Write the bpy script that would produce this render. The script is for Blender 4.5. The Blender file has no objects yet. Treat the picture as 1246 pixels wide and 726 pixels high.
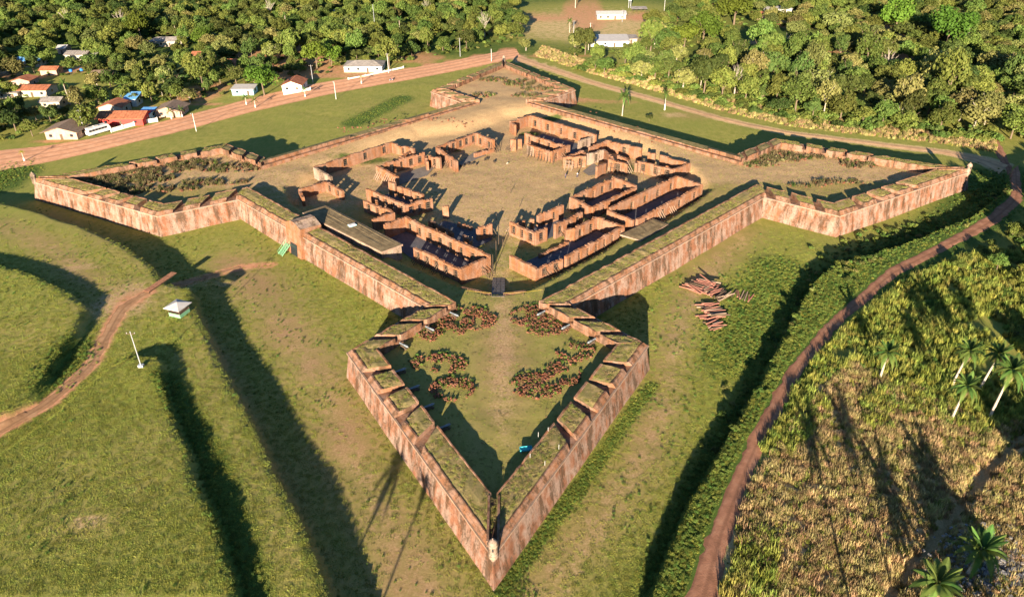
import bpy, math, random
import numpy as np
from mathutils import Vector, Matrix, noise
R = random.Random(7)
NR = np.random.RandomState(5)
sc = bpy.context.scene
COL = sc.collection
# ------------------------------------------------------------------ camera
CAMP = np.array([3.12, -211.51, 90.36])
PITCH = math.radians(31.12); YAW = math.radians(-0.04); ROLL = math.radians(-0.51); FPX = 910.56
fw = np.array([math.sin(YAW)*math.cos(PITCH), math.cos(YAW)*math.cos(PITCH), -math.sin(PITCH)])
rt0 = np.array([math.cos(YAW), -math.sin(YAW), 0.0]); up0 = np.cross(rt0, fw)
rt = rt0*math.cos(ROLL)+up0*math.sin(ROLL); up = -rt0*math.sin(ROLL)+up0*math.cos(ROLL)
cam = bpy.data.cameras.new('camera'); camo = bpy.data.objects.new('camera', cam); COL.objects.link(camo)
cam.sensor_width = 36; cam.lens = FPX/1246*36; cam.clip_end = 8000; cam.clip_start = 0.5
camo.matrix_world = Matrix(((rt[0], up[0], -fw[0], CAMP[0]), (rt[1], up[1], -fw[1], CAMP[1]), (rt[2], up[2], -fw[2], CAMP[2]), (0, 0, 0, 1)))
sc.camera = camo
# ------------------------------------------------------------------ sky, sun, exposure
SUN_EL = math.radians(13.0); SUN_AZ = math.radians(10.5)      # light travels towards azimuth SUN_AZ (clockwise from +Y)
w = bpy.data.worlds.new('World'); sc.world = w; w.use_nodes = True
nt = w.node_tree; nt.nodes.clear()
sky = nt.nodes.new('ShaderNodeTexSky'); sky.sky_type = 'NISHITA'; sky.sun_disc = False
sky.sun_elevation = SUN_EL; sky.sun_rotation = SUN_AZ+math.pi; sky.air_density = 1.0; sky.dust_density = 0.1; sky.ozone_density = 4.0
bg = nt.nodes.new('ShaderNodeBackground'); bg.inputs[1].default_value = 0.05
wo = nt.nodes.new('ShaderNodeOutputWorld'); nt.links.new(sky.outputs[0], bg.inputs[0]); nt.links.new(bg.outputs[0], wo.inputs[0])
sun = bpy.data.lights.new('sun', 'SUN'); sun.energy = 5.0; sun.angle = math.radians(0.5); sun.color = (1.0, 0.85, 0.64)
suno = bpy.data.objects.new('sun', sun); COL.objects.link(suno)
ld = Vector((math.sin(SUN_AZ)*math.cos(SUN_EL), math.cos(SUN_AZ)*math.cos(SUN_EL), -math.sin(SUN_EL)))
suno.rotation_euler = ld.to_track_quat('-Z', 'Y').to_euler()
sc.view_settings.view_transform = 'Standard'; sc.view_settings.look = 'None'
sc.view_settings.exposure = 1.86; sc.view_settings.gamma = 1.0
sc.render.engine = 'CYCLES'

# ------------------------------------------------------------------ photo measurement -> ground point
def at(u, v, z=0.0):
    d = fw+rt*(u-623)/FPX-up*(v-363)/FPX
    t = (z-CAMP[2])/d[2]
    return CAMP+d*t
def sstep(a): a = np.clip(a, 0, 1); return a*a*(3-2*a)
def sdist(poly, X, Y):
    """signed distance, positive inside"""
    d = np.full(X.shape, 1e9); inside = np.zeros(X.shape, bool)
    n = len(poly)
    for i in range(n):
        ax, ay = poly[i][0], poly[i][1]; bx, by = poly[(i+1) % n][0], poly[(i+1) % n][1]
        ex, ey = bx-ax, by-ay; L = ex*ex+ey*ey+1e-12
        t = np.clip(((X-ax)*ex+(Y-ay)*ey)/L, 0, 1)
        d = np.minimum(d, np.hypot(X-ax-t*ex, Y-ay-t*ey))
        c = ((ay > Y) != (by > Y)) & (X < ex*(Y-ay)/(ey if abs(ey) > 1e-9 else 1e-9)+ax)
        inside ^= c
    return np.where(inside, d, -d)
def ldist(pl, X, Y):
    d = np.full(X.shape, 1e9)
    for i in range(len(pl)-1):
        ax, ay = pl[i][0], pl[i][1]; ex, ey = pl[i+1][0]-ax, pl[i+1][1]-ay
        t = np.clip(((X-ax)*ex+(Y-ay)*ey)/(ex*ex+ey*ey+1e-12), 0, 1)
        d = np.minimum(d, np.hypot(X-ax-t*ex, Y-ay-t*ey))
    return d
def vnoise(X, Y, s, seed=0):
    """cheap value noise"""
    x = X/s+seed*17.3; y = Y/s-seed*9.1
    xi = np.floor(x).astype(np.int64); yi = np.floor(y).astype(np.int64); fx = sstep(x-xi); fy = sstep(y-yi)
    def h(a, b):
        n = (a*374761393+b*668265263+seed*1442695) & 0x7fffffff
        n = ((n ^ (n >> 13))*1274126177) & 0x7fffffff
        return ((n ^ (n >> 16)) & 0xffff)/65535.0
    return (h(xi, yi)*(1-fx)+h(xi+1, yi)*fx)*(1-fy)+(h(xi, yi+1)*(1-fx)+h(xi+1, yi+1)*fx)*fy
def pz(pts, z): return [at(u, v, z)[:2] for u, v in pts]

# high ground outside the ditch (3 m), plus two glacis fields (4.7 m)
HI = 3.0
left_crest = pz([(-90, 236), (0, 244), (40, 254), (100, 274), (150, 296), (182, 318), (200, 342), (232, 350), (244, 383), (262, 425), (290, 480), (330, 560), (375, 650), (404, 726), (430, 790)], HI)
right_crest = pz([(778, 770), (792, 722), (805, 690), (832, 622), (880, 540), (926, 462), (955, 405), (985, 348), (1010, 322), (1060, 308), (1120, 288), (1185, 262), (1222, 232), (1232, 205)], HI)
HIGH = left_crest+[(-2, -188), (6, -188)]+right_crest+[at(1245, 190, HI)[:2], (600, 60), (600, -700), (-700, -700), (-700, 0)]
G2 = pz([(138, 440), (165, 430), (192, 432), (207, 490), (236, 570), (265, 640), (290, 726), (320, 800), (0, 900), (-300, 700), (-60, 592), (0, 548), (60, 505), (120, 452)], HI+1.7)
G1 = pz([(-200, 300), (-60, 308), (0, 320), (40, 333), (80, 352), (106, 372), (97, 395), (70, 432), (40, 478), (0, 506), (-60, 542), (-300, 640)], HI+1.9)
TRENCH = pz([(1060, 760), (1100, 702), (1150, 640), (1200, 575), (1250, 520), (1320, 440)], HI)
def Hout(X, Y):
    X = np.asarray(X, float); Y = np.asarray(Y, float)
    d = sdist(HIGH, X, Y)+(vnoise(X, Y, 4, 3)-.5)*.5
    fade = 1-sstep((Y-12)/34)
    z = HI*sstep(d/1.3+.5)*fade
    d2 = sdist(G2, X, Y)+(vnoise(X, Y, 5, 4)-.5)*.8; z = z+1.7*sstep(d2/1.3+.4)
    d1 = sdist(G1, X, Y)+(vnoise(X, Y, 5, 5)-.5)*.8; z = z+1.9*sstep(d1/1.5+.4)
    z = z+(vnoise(X, Y, 23, 1)-.5)*.35+(vnoise(X, Y, 7, 2)-.5)*.16
    z = z-1.3*np.exp(-(ldist(TRENCH, X, Y)/1.0)**2)
    far = np.hypot(X, Y-60)
    z = z+sstep((far-420)/900)*(vnoise(X, Y, 320, 6)*26)
    # small erosion trench at the foot of the walls stays flat
    return z
def Hs(x, y): return float(Hout(np.array([x]), np.array([y]))[0])
def hit(u, v, h=0.0):
    z = 1.0
    for _ in range(14):
        p = at(u, v, z+h); z = z*.3+.7*Hs(p[0], p[1])
    p = at(u, v, z+h); p[2] = z
    return p

# ------------------------------------------------------------------ fort outline (measured corners)
ZC, ZT, ZI, ZF, ZY = 5.76, 6.75, 7.0, 4.9, 2.9      # cordon, outer top, inner top, rampart floor, courtyard
def sym(k, r, l):
    D = [(0, -1), (1, 0), (0, 1), (-1, 0)][k]
    return np.array([D[0]*r-D[1]*l, D[1]*r+D[0]*l])
mT, mSr, mSl, mJr, mJl = 140.4, 90.98, 29.18, 74.88, 15.58
def mix(a, b, t): return a*(1-t)+b*t
def o2(u, v, z=ZC): return at(u, v, z)[:2]
# per bastion k: [J-, S-, T, S+, J+] going counter-clockwise
OUT = {
 0: [sym(0, mJr, -mJl), o2(424, 429.5), o2(600, 674), o2(787, 421), sym(0, mJr, mJl)],
 1: [o2(929.4, 239.7), o2(1021, 262.8), o2(1178, 209.3), mix(sym(1, mSr, mSl), o2(943, 167, ZT), .5), sym(1, mJr, mJl)],
 2: [sym(2, mJr, -mJl), mix(sym(2, mSr, -mSl), o2(699.3, 107, ZT), .5), mix(sym(2, mT, 0), o2(613.4, 74, ZT), .5), mix(sym(2, mSr, mSl), o2(525.8, 109.6, ZT), .5), sym(2, mJr, mJl)],
 3: [sym(3, mJr, -mJl), mix(sym(3, mSr, -mSl), o2(276.4, 174.5, ZT), .5), o2(42, 221), o2(192, 263), o2(290.7, 242.5)],
}
RING = [p for k in range(4) for p in OUT[k]]
def offset(poly, d):
    """offset outward (counter-clockwise polygon), mitred"""
    n = len(poly); res = []
    for i in range(n):
        a, b, c = [np.array(poly[j % n], float) for j in (i-1, i, i+1)]
        e1 = (b-a)/np.linalg.norm(b-a); e2 = (c-b)/np.linalg.norm(c-b)
        n1 = np.array([e1[1], -e1[0]]); n2 = np.array([e2[1], -e2[0]])
        m = (n1+n2); m = m/np.linalg.norm(m); s = d/max(.3, float(m@n1))
        res.append(b+m*s)
    return res
BASE = offset(RING, 1.0)
CORD = offset(RING, 0.18)
TOPO = offset(RING, -0.62)
INN = offset(RING, -4.9)
COURT = pz([(560, 349), (597, 357.5), (612, 357.5), (640, 354), (668, 341)], ZF)+pz([(700, 323), (735, 306), (757, 289), (812, 268), (850, 243), (866, 230)], ZF)+pz([(852, 205), (800, 176), (730, 150), (650, 128), (606, 133), (556, 148), (500, 155), (440, 172), (372, 200), (346, 226), (352, 246), (400, 281), (466, 309), (510, 328)], ZF)
def Hin(X, Y):
    X = np.asarray(X, float); Y = np.asarray(Y, float)
    d = sdist(COURT, X, Y)
    wd = 0.8+7.5*sstep((Y+8)/26)
    z = ZF+(ZY-ZF)*sstep(d/wd)
    mound = sstep((Y-15)/30)*sstep(-d/6+.4)*0.5
    z = z+mound+(vnoise(X, Y, 6, 11)-.5)*.22+(vnoise(X, Y, 1.8, 12)-.5)*.10
    return z
def Hi(x, y): return float(Hin(np.array([x]), np.array([y]))[0])

# ------------------------------------------------------------------ object helpers
def tag(o, label=None, cat=None, group=None, kind=None):
    if label: o['label'] = label
    if cat: o['category'] = cat
    if group: o['group'] = group
    if kind: o['kind'] = kind
    return o
def empty(name, loc, rz=0, label=None, cat=None, group=None):
    o = bpy.data.objects.new(name, None); COL.objects.link(o); o.empty_display_size = .5
    o.location = loc; o.rotation_euler = (0, 0, rz); return tag(o, label, cat, group)
class MB:
    def __init__(s): s.v = []; s.f = []; s.m = []
    def face(s, pts, m=0):
        b = len(s.v); s.v += [tuple(float(c) for c in p) for p in pts]; s.f.append(tuple(range(b, b+len(pts)))); s.m.append(m)
    def hexa(s, p, m=0, top=None):
        """p: 8 points, bottom 4 ccw then top 4 ccw"""
        b = len(s.v); s.v += [tuple(float(c) for c in q) for q in p]
        for k, f in enumerate([(3, 2, 1, 0), (4, 5, 6, 7), (0, 1, 5, 4), (1, 2, 6, 5), (2, 3, 7, 6), (3, 0, 4, 7)]):
            s.f.append(tuple(b+i for i in f)); s.m.append(top if (k == 1 and top is not None) else m)
    def box(s, c, d, rz=0, m=0, top=None):
        cx, cy, cz = c; x, y, z = d[0]/2, d[1]/2, d[2]/2; co, si = math.cos(rz), math.sin(rz)
        p = []
        for zz in (-z, z):
            for a, b in ((-x, -y), (x, -y), (x, y), (-x, y)): p.append((cx+a*co-b*si, cy+a*si+b*co, cz+zz))
        s.hexa(p, m, top)
    def tube(s, a, b, r0, r1, n=8, m=0, cap=True):
        a = Vector(a); b = Vector(b); d = (b-a).normalized()
        x = d.orthogonal().normalized(); y = d.cross(x); k = len(s.v)
        for P, r in ((a, r0), (b, r1)):
            for i in range(n):
                t = 2*math.pi*i/n; s.v.append(tuple(P+x*math.cos(t)*r+y*math.sin(t)*r))
        for i in range(n): s.f.append((k+i, k+(i+1) % n, k+n+(i+1) % n, k+n+i)); s.m.append(m)
        if cap:
            s.f.append(tuple(k+n+i for i in range(n))); s.m.append(m); s.f.append(tuple(k+n-1-i for i in range(n))); s.m.append(m)
    def lathe(s, c, prof, n=16, m=0):
        k = len(s.v)
        for r, z in prof:
            for i in range(n):
                t = 2*math.pi*i/n; s.v.append((c[0]+r*math.cos(t), c[1]+r*math.sin(t), c[2]+z))
        for j in range(len(prof)-1):
            for i in range(n): s.f.append((k+j*n+i, k+j*n+(i+1) % n, k+(j+1)*n+(i+1) % n, k+(j+1)*n+i)); s.m.append(m)
    def mesh(s, name, mats, smooth=False):
        me = bpy.data.meshes.new(name); me.from_pydata(s.v, [], s.f)
        for mm in (mats if isinstance(mats, (list, tuple)) else [mats]): me.materials.append(mm)
        me.polygons.foreach_set('material_index', s.m)
        if smooth: me.polygons.foreach_set('use_smooth', [True]*len(s.f))
        me.update(); return me
    def build(s, name, mats, parent=None, smooth=False, loc=None):
        o = bpy.data.objects.new(name, s.mesh(name, mats, smooth)); COL.objects.link(o)
        if parent: o.parent = parent
        if loc is not None: o.location = loc
        return o
def inst(name, me, parent=None, loc=(0, 0, 0), rz=0, sc_=(1, 1, 1)):
    o = bpy.data.objects.new(name, me); COL.objects.link(o)
    if parent: o.parent = parent
    o.location = loc; o.rotation_euler = (0, 0, rz); o.scale = sc_; return o
def npmesh(name, V, F, mats, smooth=False):
    me = bpy.data.meshes.new(name); V = np.asarray(V, np.float32); F = np.asarray(F, np.int32); k = F.shape[1]
    me.vertices.add(len(V)); me.vertices.foreach_set('co', V.ravel())
    me.loops.add(F.size); me.loops.foreach_set('vertex_index', F.ravel())
    me.polygons.add(len(F)); me.polygons.foreach_set('loop_start', np.arange(0, F.size, k, dtype=np.int32))
    if smooth: me.polygons.foreach_set('use_smooth', np.ones(len(F), bool))
    for mm in mats: me.materials.append(mm)
    me.update(calc_edges=True); return me

# ------------------------------------------------------------------ materials
class NT:
    def __init__(s, name, rough=.9, spec=.2):
        s.m = bpy.data.materials.new(name); s.m.use_nodes = True; s.t = s.m.node_tree; s.b = s.t.nodes['Principled BSDF']
        s.b.inputs['Roughness'].default_value = rough; s.b.inputs['Specular IOR Level'].default_value = spec
        s.out = [n for n in s.t.nodes if n.type == 'OUTPUT_MATERIAL'][0]
    def n(s, typ, **kw):
        o = s.t.nodes.new(typ)
        for k, v in kw.items(): setattr(o, k, v)
        return o
    def l(s, a, b): s.t.links.new(a, b)
    def pos(s, scale=(1, 1, 1), obj=False):
        if obj: src = s.n('ShaderNodeTexCoord').outputs['Object']
        else: src = s.n('ShaderNodeNewGeometry').outputs['Position']
        mp = s.n('ShaderNodeMapping'); mp.inputs['Scale'].default_value = scale; s.l(src, mp.inputs[0]); return mp.outputs[0]
    def noise(s, vec, sc_=1, det=4, rough=.55, dist=0):
        o = s.n('ShaderNodeTexNoise'); o.inputs['Scale'].default_value = sc_; o.inputs['Detail'].default_value = det
        o.inputs['Roughness'].default_value = rough; o.inputs['Distortion'].default_value = dist; s.l(vec, o.inputs['Vector']); return o.outputs['Fac']
    def ramp(s, fac, stops):
        r = s.n('ShaderNodeValToRGB'); e = r.color_ramp.elements
        while len(e) < len(stops): e.new(.5)
        for el, (p, c) in zip(e, stops): el.position = p; el.color = (*c, 1) if len(c) == 3 else c
        s.l(fac, r.inputs[0]); return r.outputs[0]
    def rng(s, fac, a, b, c=0, d=1):
        r = s.n('ShaderNodeMapRange'); s.l(fac, r.inputs[0])
        for i, v in zip((1, 2, 3, 4), (a, b, c, d)): r.inputs[i].default_value = v
        return r.outputs[0]
    def mixc(s, fac, a, b, mode='MIX'):
        r = s.n('ShaderNodeMix'); r.data_type = 'RGBA'; r.blend_type = mode
        for i, v in ((0, fac), (6, a), (7, b)):
            if hasattr(v, 'is_linked') or hasattr(v, 'links'): s.l(v, r.inputs[i])
            else: r.inputs[i].default_value = v if i == 0 else (*v, 1)
        return r.outputs[2]
    def math(s, op, a, b=0.0):
        r = s.n('ShaderNodeMath'); r.operation = op
        for i, v in ((0, a), (1, b)):
            if hasattr(v, 'links'): s.l(v, r.inputs[i])
            else: r.inputs[i].default_value = v
        return r.outputs[0]
    def bump(s, h, strength=.5, dist=.1):
        b = s.n('ShaderNodeBump'); b.inputs['Strength'].default_value = strength; b.inputs['Distance'].default_value = dist
        s.l(h, b.inputs['Height']); s.l(b.outputs[0], s.b.inputs['Normal'])
    def col(s, c):
        if hasattr(c, 'links'): s.l(c, s.b.inputs['Base Color'])
        else: s.b.inputs['Base Color'].default_value = (*c, 1)
    def translucent(s, c, amt=.35):
        t = s.n('ShaderNodeBsdfTranslucent'); mx = s.n('ShaderNodeMixShader'); mx.inputs[0].default_value = amt
        if hasattr(c, 'links'): s.l(c, t.inputs[0])
        else: t.inputs[0].default_value = (*c, 1)
        s.l(s.b.outputs[0], mx.inputs[1]); s.l(t.outputs[0], mx.inputs[2]); s.l(mx.outputs[0], s.out.inputs[0])
def simple(name, c, rough=.8, var=.25, sc_=1.5, spec=.2, metal=0):
    t = NT(name, rough, spec); p = t.pos()
    n = t.noise(p, sc_, 5, .65)
    t.col(t.mixc(t.rng(n, .3, .7), tuple(x*(1-var) for x in c), tuple(min(1, x*(1+var)) for x in c)))
    t.b.inputs['Metallic'].default_value = metal
    t.bump(n, .3, .05); return t.m

def m_ground(name='ground_grass'):
    t = NT(name, .95, .1); p = t.pos()
    at_ = t.n('ShaderNodeAttribute'); at_.attribute_name = 'paint'; sep = t.n('ShaderNodeSeparateColor'); t.l(at_.outputs['Color'], sep.inputs[0])
    big = t.noise(p, .05, 4, .6); mid = t.noise(p, .35, 6, .65); fine = t.noise(p, 2.6, 5, .7)
    ps = t.pos((1.2, .25, 1)); streak = t.noise(ps, 1.0, 4, .6)
    g = t.ramp(mid, [(.28, (.175, .185, .036)), (.5, (.275, .262, .058)), (.72, (.39, .335, .095))])
    g = t.mixc(t.math('MULTIPLY', t.rng(big, .42, .62), .8), g, (.235, .245, .052)); g = t.mixc(t.math('MULTIPLY', t.rng(fine, .35, .7), .5), g, (.15, .175, .034))
    g = t.mixc(t.math('MULTIPLY', t.rng(streak, .42, .68), .5), g, (.33, .28, .085)); g = t.mixc(t.math('MULTIPLY', t.rng(t.noise(p, 8, 3, .7), .5, .72), .45), g, (.09, .115, .022))
    def edge(ch, k=.9):
        a = t.math('ADD', sep.outputs[ch], t.math('MULTIPLY', t.math('SUBTRACT', t.math('ADD', t.math('MULTIPLY', mid, .6), t.math('MULTIPLY', fine, .4)), .5), k))
        return t.rng(a, .3, .62)
    dry = t.ramp(fine, [(.3, (.38, .24, .115)), (.5, (.58, .39, .205)), (.72, (.74, .54, .31))])
    g = t.mixc(t.math('MULTIPLY', edge(1, 1.5), .85), g, dry)
    wn = t.n('ShaderNodeAttribute'); wn.attribute_name = 'worn'
    wcol = t.ramp(fine, [(.3, (.25, .145, .075)), (.7, (.43, .265, .145))])
    g = t.mixc(t.math('MULTIPLY', wn.outputs['Fac'], t.rng(mid, .25, .6, .45, 1.0)), g, wcol)
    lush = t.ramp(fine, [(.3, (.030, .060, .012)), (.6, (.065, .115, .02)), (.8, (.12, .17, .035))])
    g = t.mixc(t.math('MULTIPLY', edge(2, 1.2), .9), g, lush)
    dirt = t.ramp(t.noise(p, .9, 6, .65), [(.3, (.38, .17, .085)), (.55, (.54, .265, .145)), (.75, (.64, .35, .21))])
    g = t.mixc(edge(0, .8), g, dirt)
    t.col(g)
    h = t.math('ADD', t.math('MULTIPLY', fine, .5), t.noise(p, 7, 3, .7)); t.bump(h, .7, .13)
    return t.m
def m_dirt(name, a, b, c, rut=2.0):
    t = NT(name, .95, .1); p = t.pos(); n = t.noise(p, .5, 6, .65); f = t.noise(p, 4, 4, .7)
    g = t.ramp(n, [(.3, a), (.5, b), (.72, c)]); g = t.mixc(t.math('MULTIPLY', t.rng(f, .4, .7), .4), g, tuple(x*.75 for x in b))
    ac = t.n('ShaderNodeAttribute'); ac.attribute_name = 'across'; w1 = t.math('SINE', t.math('ADD', t.math('MULTIPLY', ac.outputs['Fac'], rut*6.283), t.math('MULTIPLY', n, 1.6)))
    g = t.mixc(t.math('MULTIPLY', t.rng(w1, .2, .95), .5), g, tuple(x*.5 for x in b))
    t.col(g); t.bump(t.math('ADD', f, n), .6, .08); return t.m
def m_fort(name, plaster=.5, c0=(.33, .125, .06), c1=(.48, .21, .11), stn=.75):
    c0 = tuple(x*.6 for x in c0); c1 = tuple(x*.6 for x in c1)
    t = NT(name, .92, .12); p = t.pos(); ps = t.pos((.62, .62, .13))
    n1 = t.noise(p, .5, 5, .6); fine = t.noise(p, 3.2, 5, .7); st = t.noise(ps, 1.0, 5, .62); st2 = t.noise(t.pos((.9, .9, .26)), .8, 5, .65, 0)
    base = t.ramp(fine, [(.3, c0), (.5, tuple((a+b)/2 for a, b in zip(c0, c1))), (.75, c1)])
    pl = t.ramp(fine, [(.3, (.27, .175, .135)), (.7, (.40, .30, .245))])
    k = t.rng(t.math('ADD', t.math('MULTIPLY', st2, .6), t.math('MULTIPLY', n1, .5)), .47, .62)
    g = t.mixc(t.math('MULTIPLY', k, plaster), base, pl)
    stain = t.rng(t.math('ADD', t.math('MULTIPLY', st, .62), t.math('MULTIPLY', fine, .38)), .49, .565)
    g = t.mixc(t.math('MULTIPLY', stain, stn), g, (.065, .040, .022))
    bw = t.n('ShaderNodeTexBrick'); bw.inputs['Scale'].default_value = 1.0; bw.inputs['Mortar Size'].default_value = .03
    bw.inputs['Brick Width'].default_value = 1.1; bw.inputs['Row Height'].default_value = .42
    bw.inputs['Color1'].default_value = (1, 1, 1, 1); bw.inputs['Color2'].default_value = (.72, .72, .72, 1); bw.inputs['Mortar'].default_value = (.42, .42, .42, 1)
    # run courses along horizontal coordinate (x+y) and z
    sx = t.n('ShaderNodeSeparateXYZ'); t.l(p, sx.inputs[0]); cx = t.n('ShaderNodeCombineXYZ')
    t.l(t.math('ADD', sx.outputs[0], t.math('MULTIPLY', sx.outputs[1], .9)), cx.inputs[0]); t.l(sx.outputs[2], cx.inputs[1]); t.l(cx.outputs[0], bw.inputs['Vector'])
    g = t.mixc(.55, g, bw.outputs[0], 'MULTIPLY')
    t.col(g); t.bump(t.math('ADD', fine, t.math('MULTIPLY', bw.outputs[1], -.4)), .6, .10); return t.m
def m_leaf(name, c, c2, tr=.25, nz=.8):
    t = NT(name, .7, .15); oi = t.n('ShaderNodeObjectInfo'); p = t.pos(); n = t.noise(p, nz, 3, .6)
    g = t.mixc(t.rng(n, .35, .65), c, c2)
    hs = t.n('ShaderNodeHueSaturation'); t.l(g, hs.inputs['Color'])
    t.l(t.rng(oi.outputs['Random'], 0, 1, .462, .535), hs.inputs['Hue']); t.l(t.rng(t.math('FRACT', t.math('MULTIPLY', oi.outputs['Random'], 7.31)), 0, 1, .55, 1.3), hs.inputs['Value'])
    t.col(hs.outputs[0]); t.translucent(hs.outputs[0], tr); return t.m
M = {}
M['ground'] = m_ground()
M['road'] = m_dirt('red_dirt_road', (.54, .25, .135), (.70, .355, .20), (.80, .45, .28), 4.0)
M['track'] = m_dirt('tan_dirt_track', (.42, .24, .125), (.57, .345, .19), (.66, .43, .25))
M['redtrack'] = m_dirt('dark_red_track', (.20, .095, .055), (.32, .15, .09), (.43, .23, .14))
M['path'] = m_dirt('brown_path', (.25, .13, .065), (.38, .21, .11), (.46, .28, .16))
M['fort'] = m_fort('old_plastered_stone', .85, (.33, .128, .072), (.54, .255, .148), .80)
M['cordon'] = m_fort('pale_cordon_stone', .9, (.62, .38, .24), (.80, .54, .38), .3)
M['parapet'] = m_fort('parapet_brick', .45, (.36, .155, .08), (.52, .25, .135))
M['ruin'] = m_fort('ruin_brick', .42, (.37, .14, .062), (.60, .27, .13), .28)
M['plaster'] = m_fort('ruin_plaster', .95, (.55, .38, .25), (.72, .55, .42))
def m_turf(name, g1, g2, g3):
    t = NT(name, .95, .1); p = t.pos(); n = t.noise(p, .6, 5, .65); f = t.noise(p, 5, 4, .7)
    c = t.ramp(t.math('ADD', t.math('MULTIPLY', n, .7), t.math('MULTIPLY', f, .3)), [(.35, g1), (.5, g2), (.65, g3)])
    t.col(c); t.bump(f, .9, .12); return t.m
M['turf'] = m_turf('parapet_turf', (.145, .135, .045), (.235, .185, .075), (.36, .25, .13))
M['wood'] = simple('weathered_timber', (.11, .075, .05), .85, .35, 6)
M['paletimber'] = simple('pale_timber', (.30, .21, .15), .85, .3, 6)
M['darkstone'] = simple('dark_rubble', (.30, .14, .08), .95, .45, 2)
M['slab'] = simple('grey_paving', (.17, .145, .125), .9, .3, 1.5)
M['white'] = simple('white_paint', (.60, .58, .55), .7, .15, 1.2)
M['greymetal'] = simple('grey_metal', (.45, .46, .48), .5, .15, 3, .4, .3)
M['iron'] = simple('old_iron', (.20, .22, .24), .6, .3, 4, .4, .3)
M['bark'] = simple('bark', (.16, .115, .08), .95, .3, 5)
M['palebark'] = simple('pale_bark', (.38, .32, .26), .95, .25, 5)
M['leaf_dark'] = m_leaf('leaf_dark', (.055, .085, .020), (.10, .125, .028))
M['leaf_mid'] = m_leaf('leaf_mid', (.085, .128, .024), (.160, .190, .040))
M['leaf_bright'] = m_leaf('leaf_bright', (.070, .125, .014), (.115, .175, .022))
M['leaf_pale'] = m_leaf('leaf_pale', (.145, .155, .042), (.225, .215, .065))
M['leaf_scrub'] = m_leaf('leaf_scrub', (.13, .115, .05), (.22, .17, .085))
M['leaf_pink'] = m_leaf('leaf_pink', (.35, .08, .25), (.5, .16, .38))
M['leaf_palm'] = m_leaf('leaf_palm', (.060, .115, .022), (.12, .18, .04), .2)
M['leaf_yellow'] = m_leaf('leaf_yellow', (.36, .36, .03), (.45, .40, .05), .3)
M['grass_blade'] = m_leaf('grass_blade', (.22, .24, .042), (.31, .335, .068), .25, .25)
M['drygrass'] = m_leaf('dry_brown_grass', (.22, .175, .075), (.36, .27, .13), .25, .3)
M['weed'] = m_leaf('weed_green', (.11, .175, .034), (.19, .25, .055), .3, .3)
M['reed'] = m_leaf('tall_green_grass', (.25, .29, .05), (.38, .38, .085), .3, .2)
M['straw'] = m_leaf('dry_straw', (.36, .265, .115), (.56, .43, .20), .3, .3)
M['deadleaf'] = m_leaf('brown_dry_leaf', (.34, .22, .13), (.45, .30, .18), .1)
M['glass'] = simple('dark_glass', (.02, .025, .03), .15, .1, 2, .5)
M['tyre'] = simple('black_rubber', (.02, .02, .02), .8, .1, 2)
M['tile'] = simple('terracotta_tiles', (.36, .13, .065), .85, .42, .7)
M['oldtile'] = simple('old_brown_tiles', (.21, .145, .105), .9, .35, 1.2)
M['greyroof'] = simple('grey_sheet_roof', (.27, .235, .21), .8, .4, .6)
M['blueroof'] = simple('blue_painted_roof', (.12, .32, .62), .6, .2, .8)
M['palegreyroof'] = simple('pale_sheet_roof', (.42, .39, .37), .75, .15, .8)
M['redwall'] = simple('red_painted_wall', (.50, .055, .045), .8, .12, 1)
M['pinkwall'] = simple('pink_wall', (.40, .27, .21), .85, .25, .9)
M['creamwall'] = simple('cream_wall', (.42, .36, .28), .85, .25, .9)
M['bluewall'] = simple('light_blue_wall', (.35, .60, .70), .85, .1, 1)
M['green'] = simple('green_painted_board', (.20, .42, .24), .8, .15, 3)
M['teal'] = simple('teal_paint', (.05, .35, .42), .6, .15, 3)
M['bluetank'] = simple('blue_plastic', (.03, .18, .55), .5, .1, 3)
M['skin'] = simple('skin', (.30, .16, .10), .7, .08, 8)
M['shirt_a'] = simple('white_shirt', (.75, .75, .75), .9, .05, 8)
M['shirt_b'] = simple('dark_shirt', (.05, .06, .10), .9, .1, 8)
M['jeans'] = simple('dark_trousers', (.04, .05, .09), .9, .1, 8)
M['hide'] = simple('black_hide', (.035, .028, .025), .8, .3, 8)

# ------------------------------------------------------------------ terrain
def axis(a0, a1, step, lim):
    c = list(np.arange(a0, a1+.01, step)); s = step; x = a1; R_ = []
    while x < lim: s *= 1.25; x += s; R_.append(x)
    s = step; x = a0; L_ = []
    while x > -lim: s *= 1.25; x -= s; L_.append(x)
    return np.array(L_[::-1]+c+R_)
road_up = [(-120, 215), (-40, 190), (0, 183), (60, 177), (110, 169), (160, 157), (190, 150), (220, 142), (300, 121), (375, 103), (450, 91), (550, 74), (610, 62), (628, 60)]
road_lo = [(-120, 250), (-40, 218), (0, 208), (60, 197), (110, 186), (200, 165), (300, 138), (400, 115), (500, 97), (600, 77), (620, 72), (634, 70)]
trk_up = [(622, 62), (650, 74.5), (720, 98.5), (800, 120.5), (880, 143.5), (960, 160.5), (1060, 172.5), (1150, 183), (1200, 192), (1228, 200)]
trk_lo = [(620, 72), (648, 80), (720, 102.5), (800, 124.5), (880, 147), (960, 164), (1060, 176), (1150, 187.5), (1195, 199), (1215, 212)]
rr_l = [(800, 790), (834, 726), (862, 645), (905, 545), (960, 445), (1010, 388), (1080, 327), (1150, 292), (1200, 264), (1230, 238), (1226, 210), (1205, 178), (1195, 165)]
rr_r = [(845, 790), (874, 726), (890, 650), (922, 560), (975, 455), (1022, 396), (1090, 336), (1160, 300), (1215, 272), (1245, 244), (1241, 206), (1218, 176), (1205, 160)]
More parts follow.
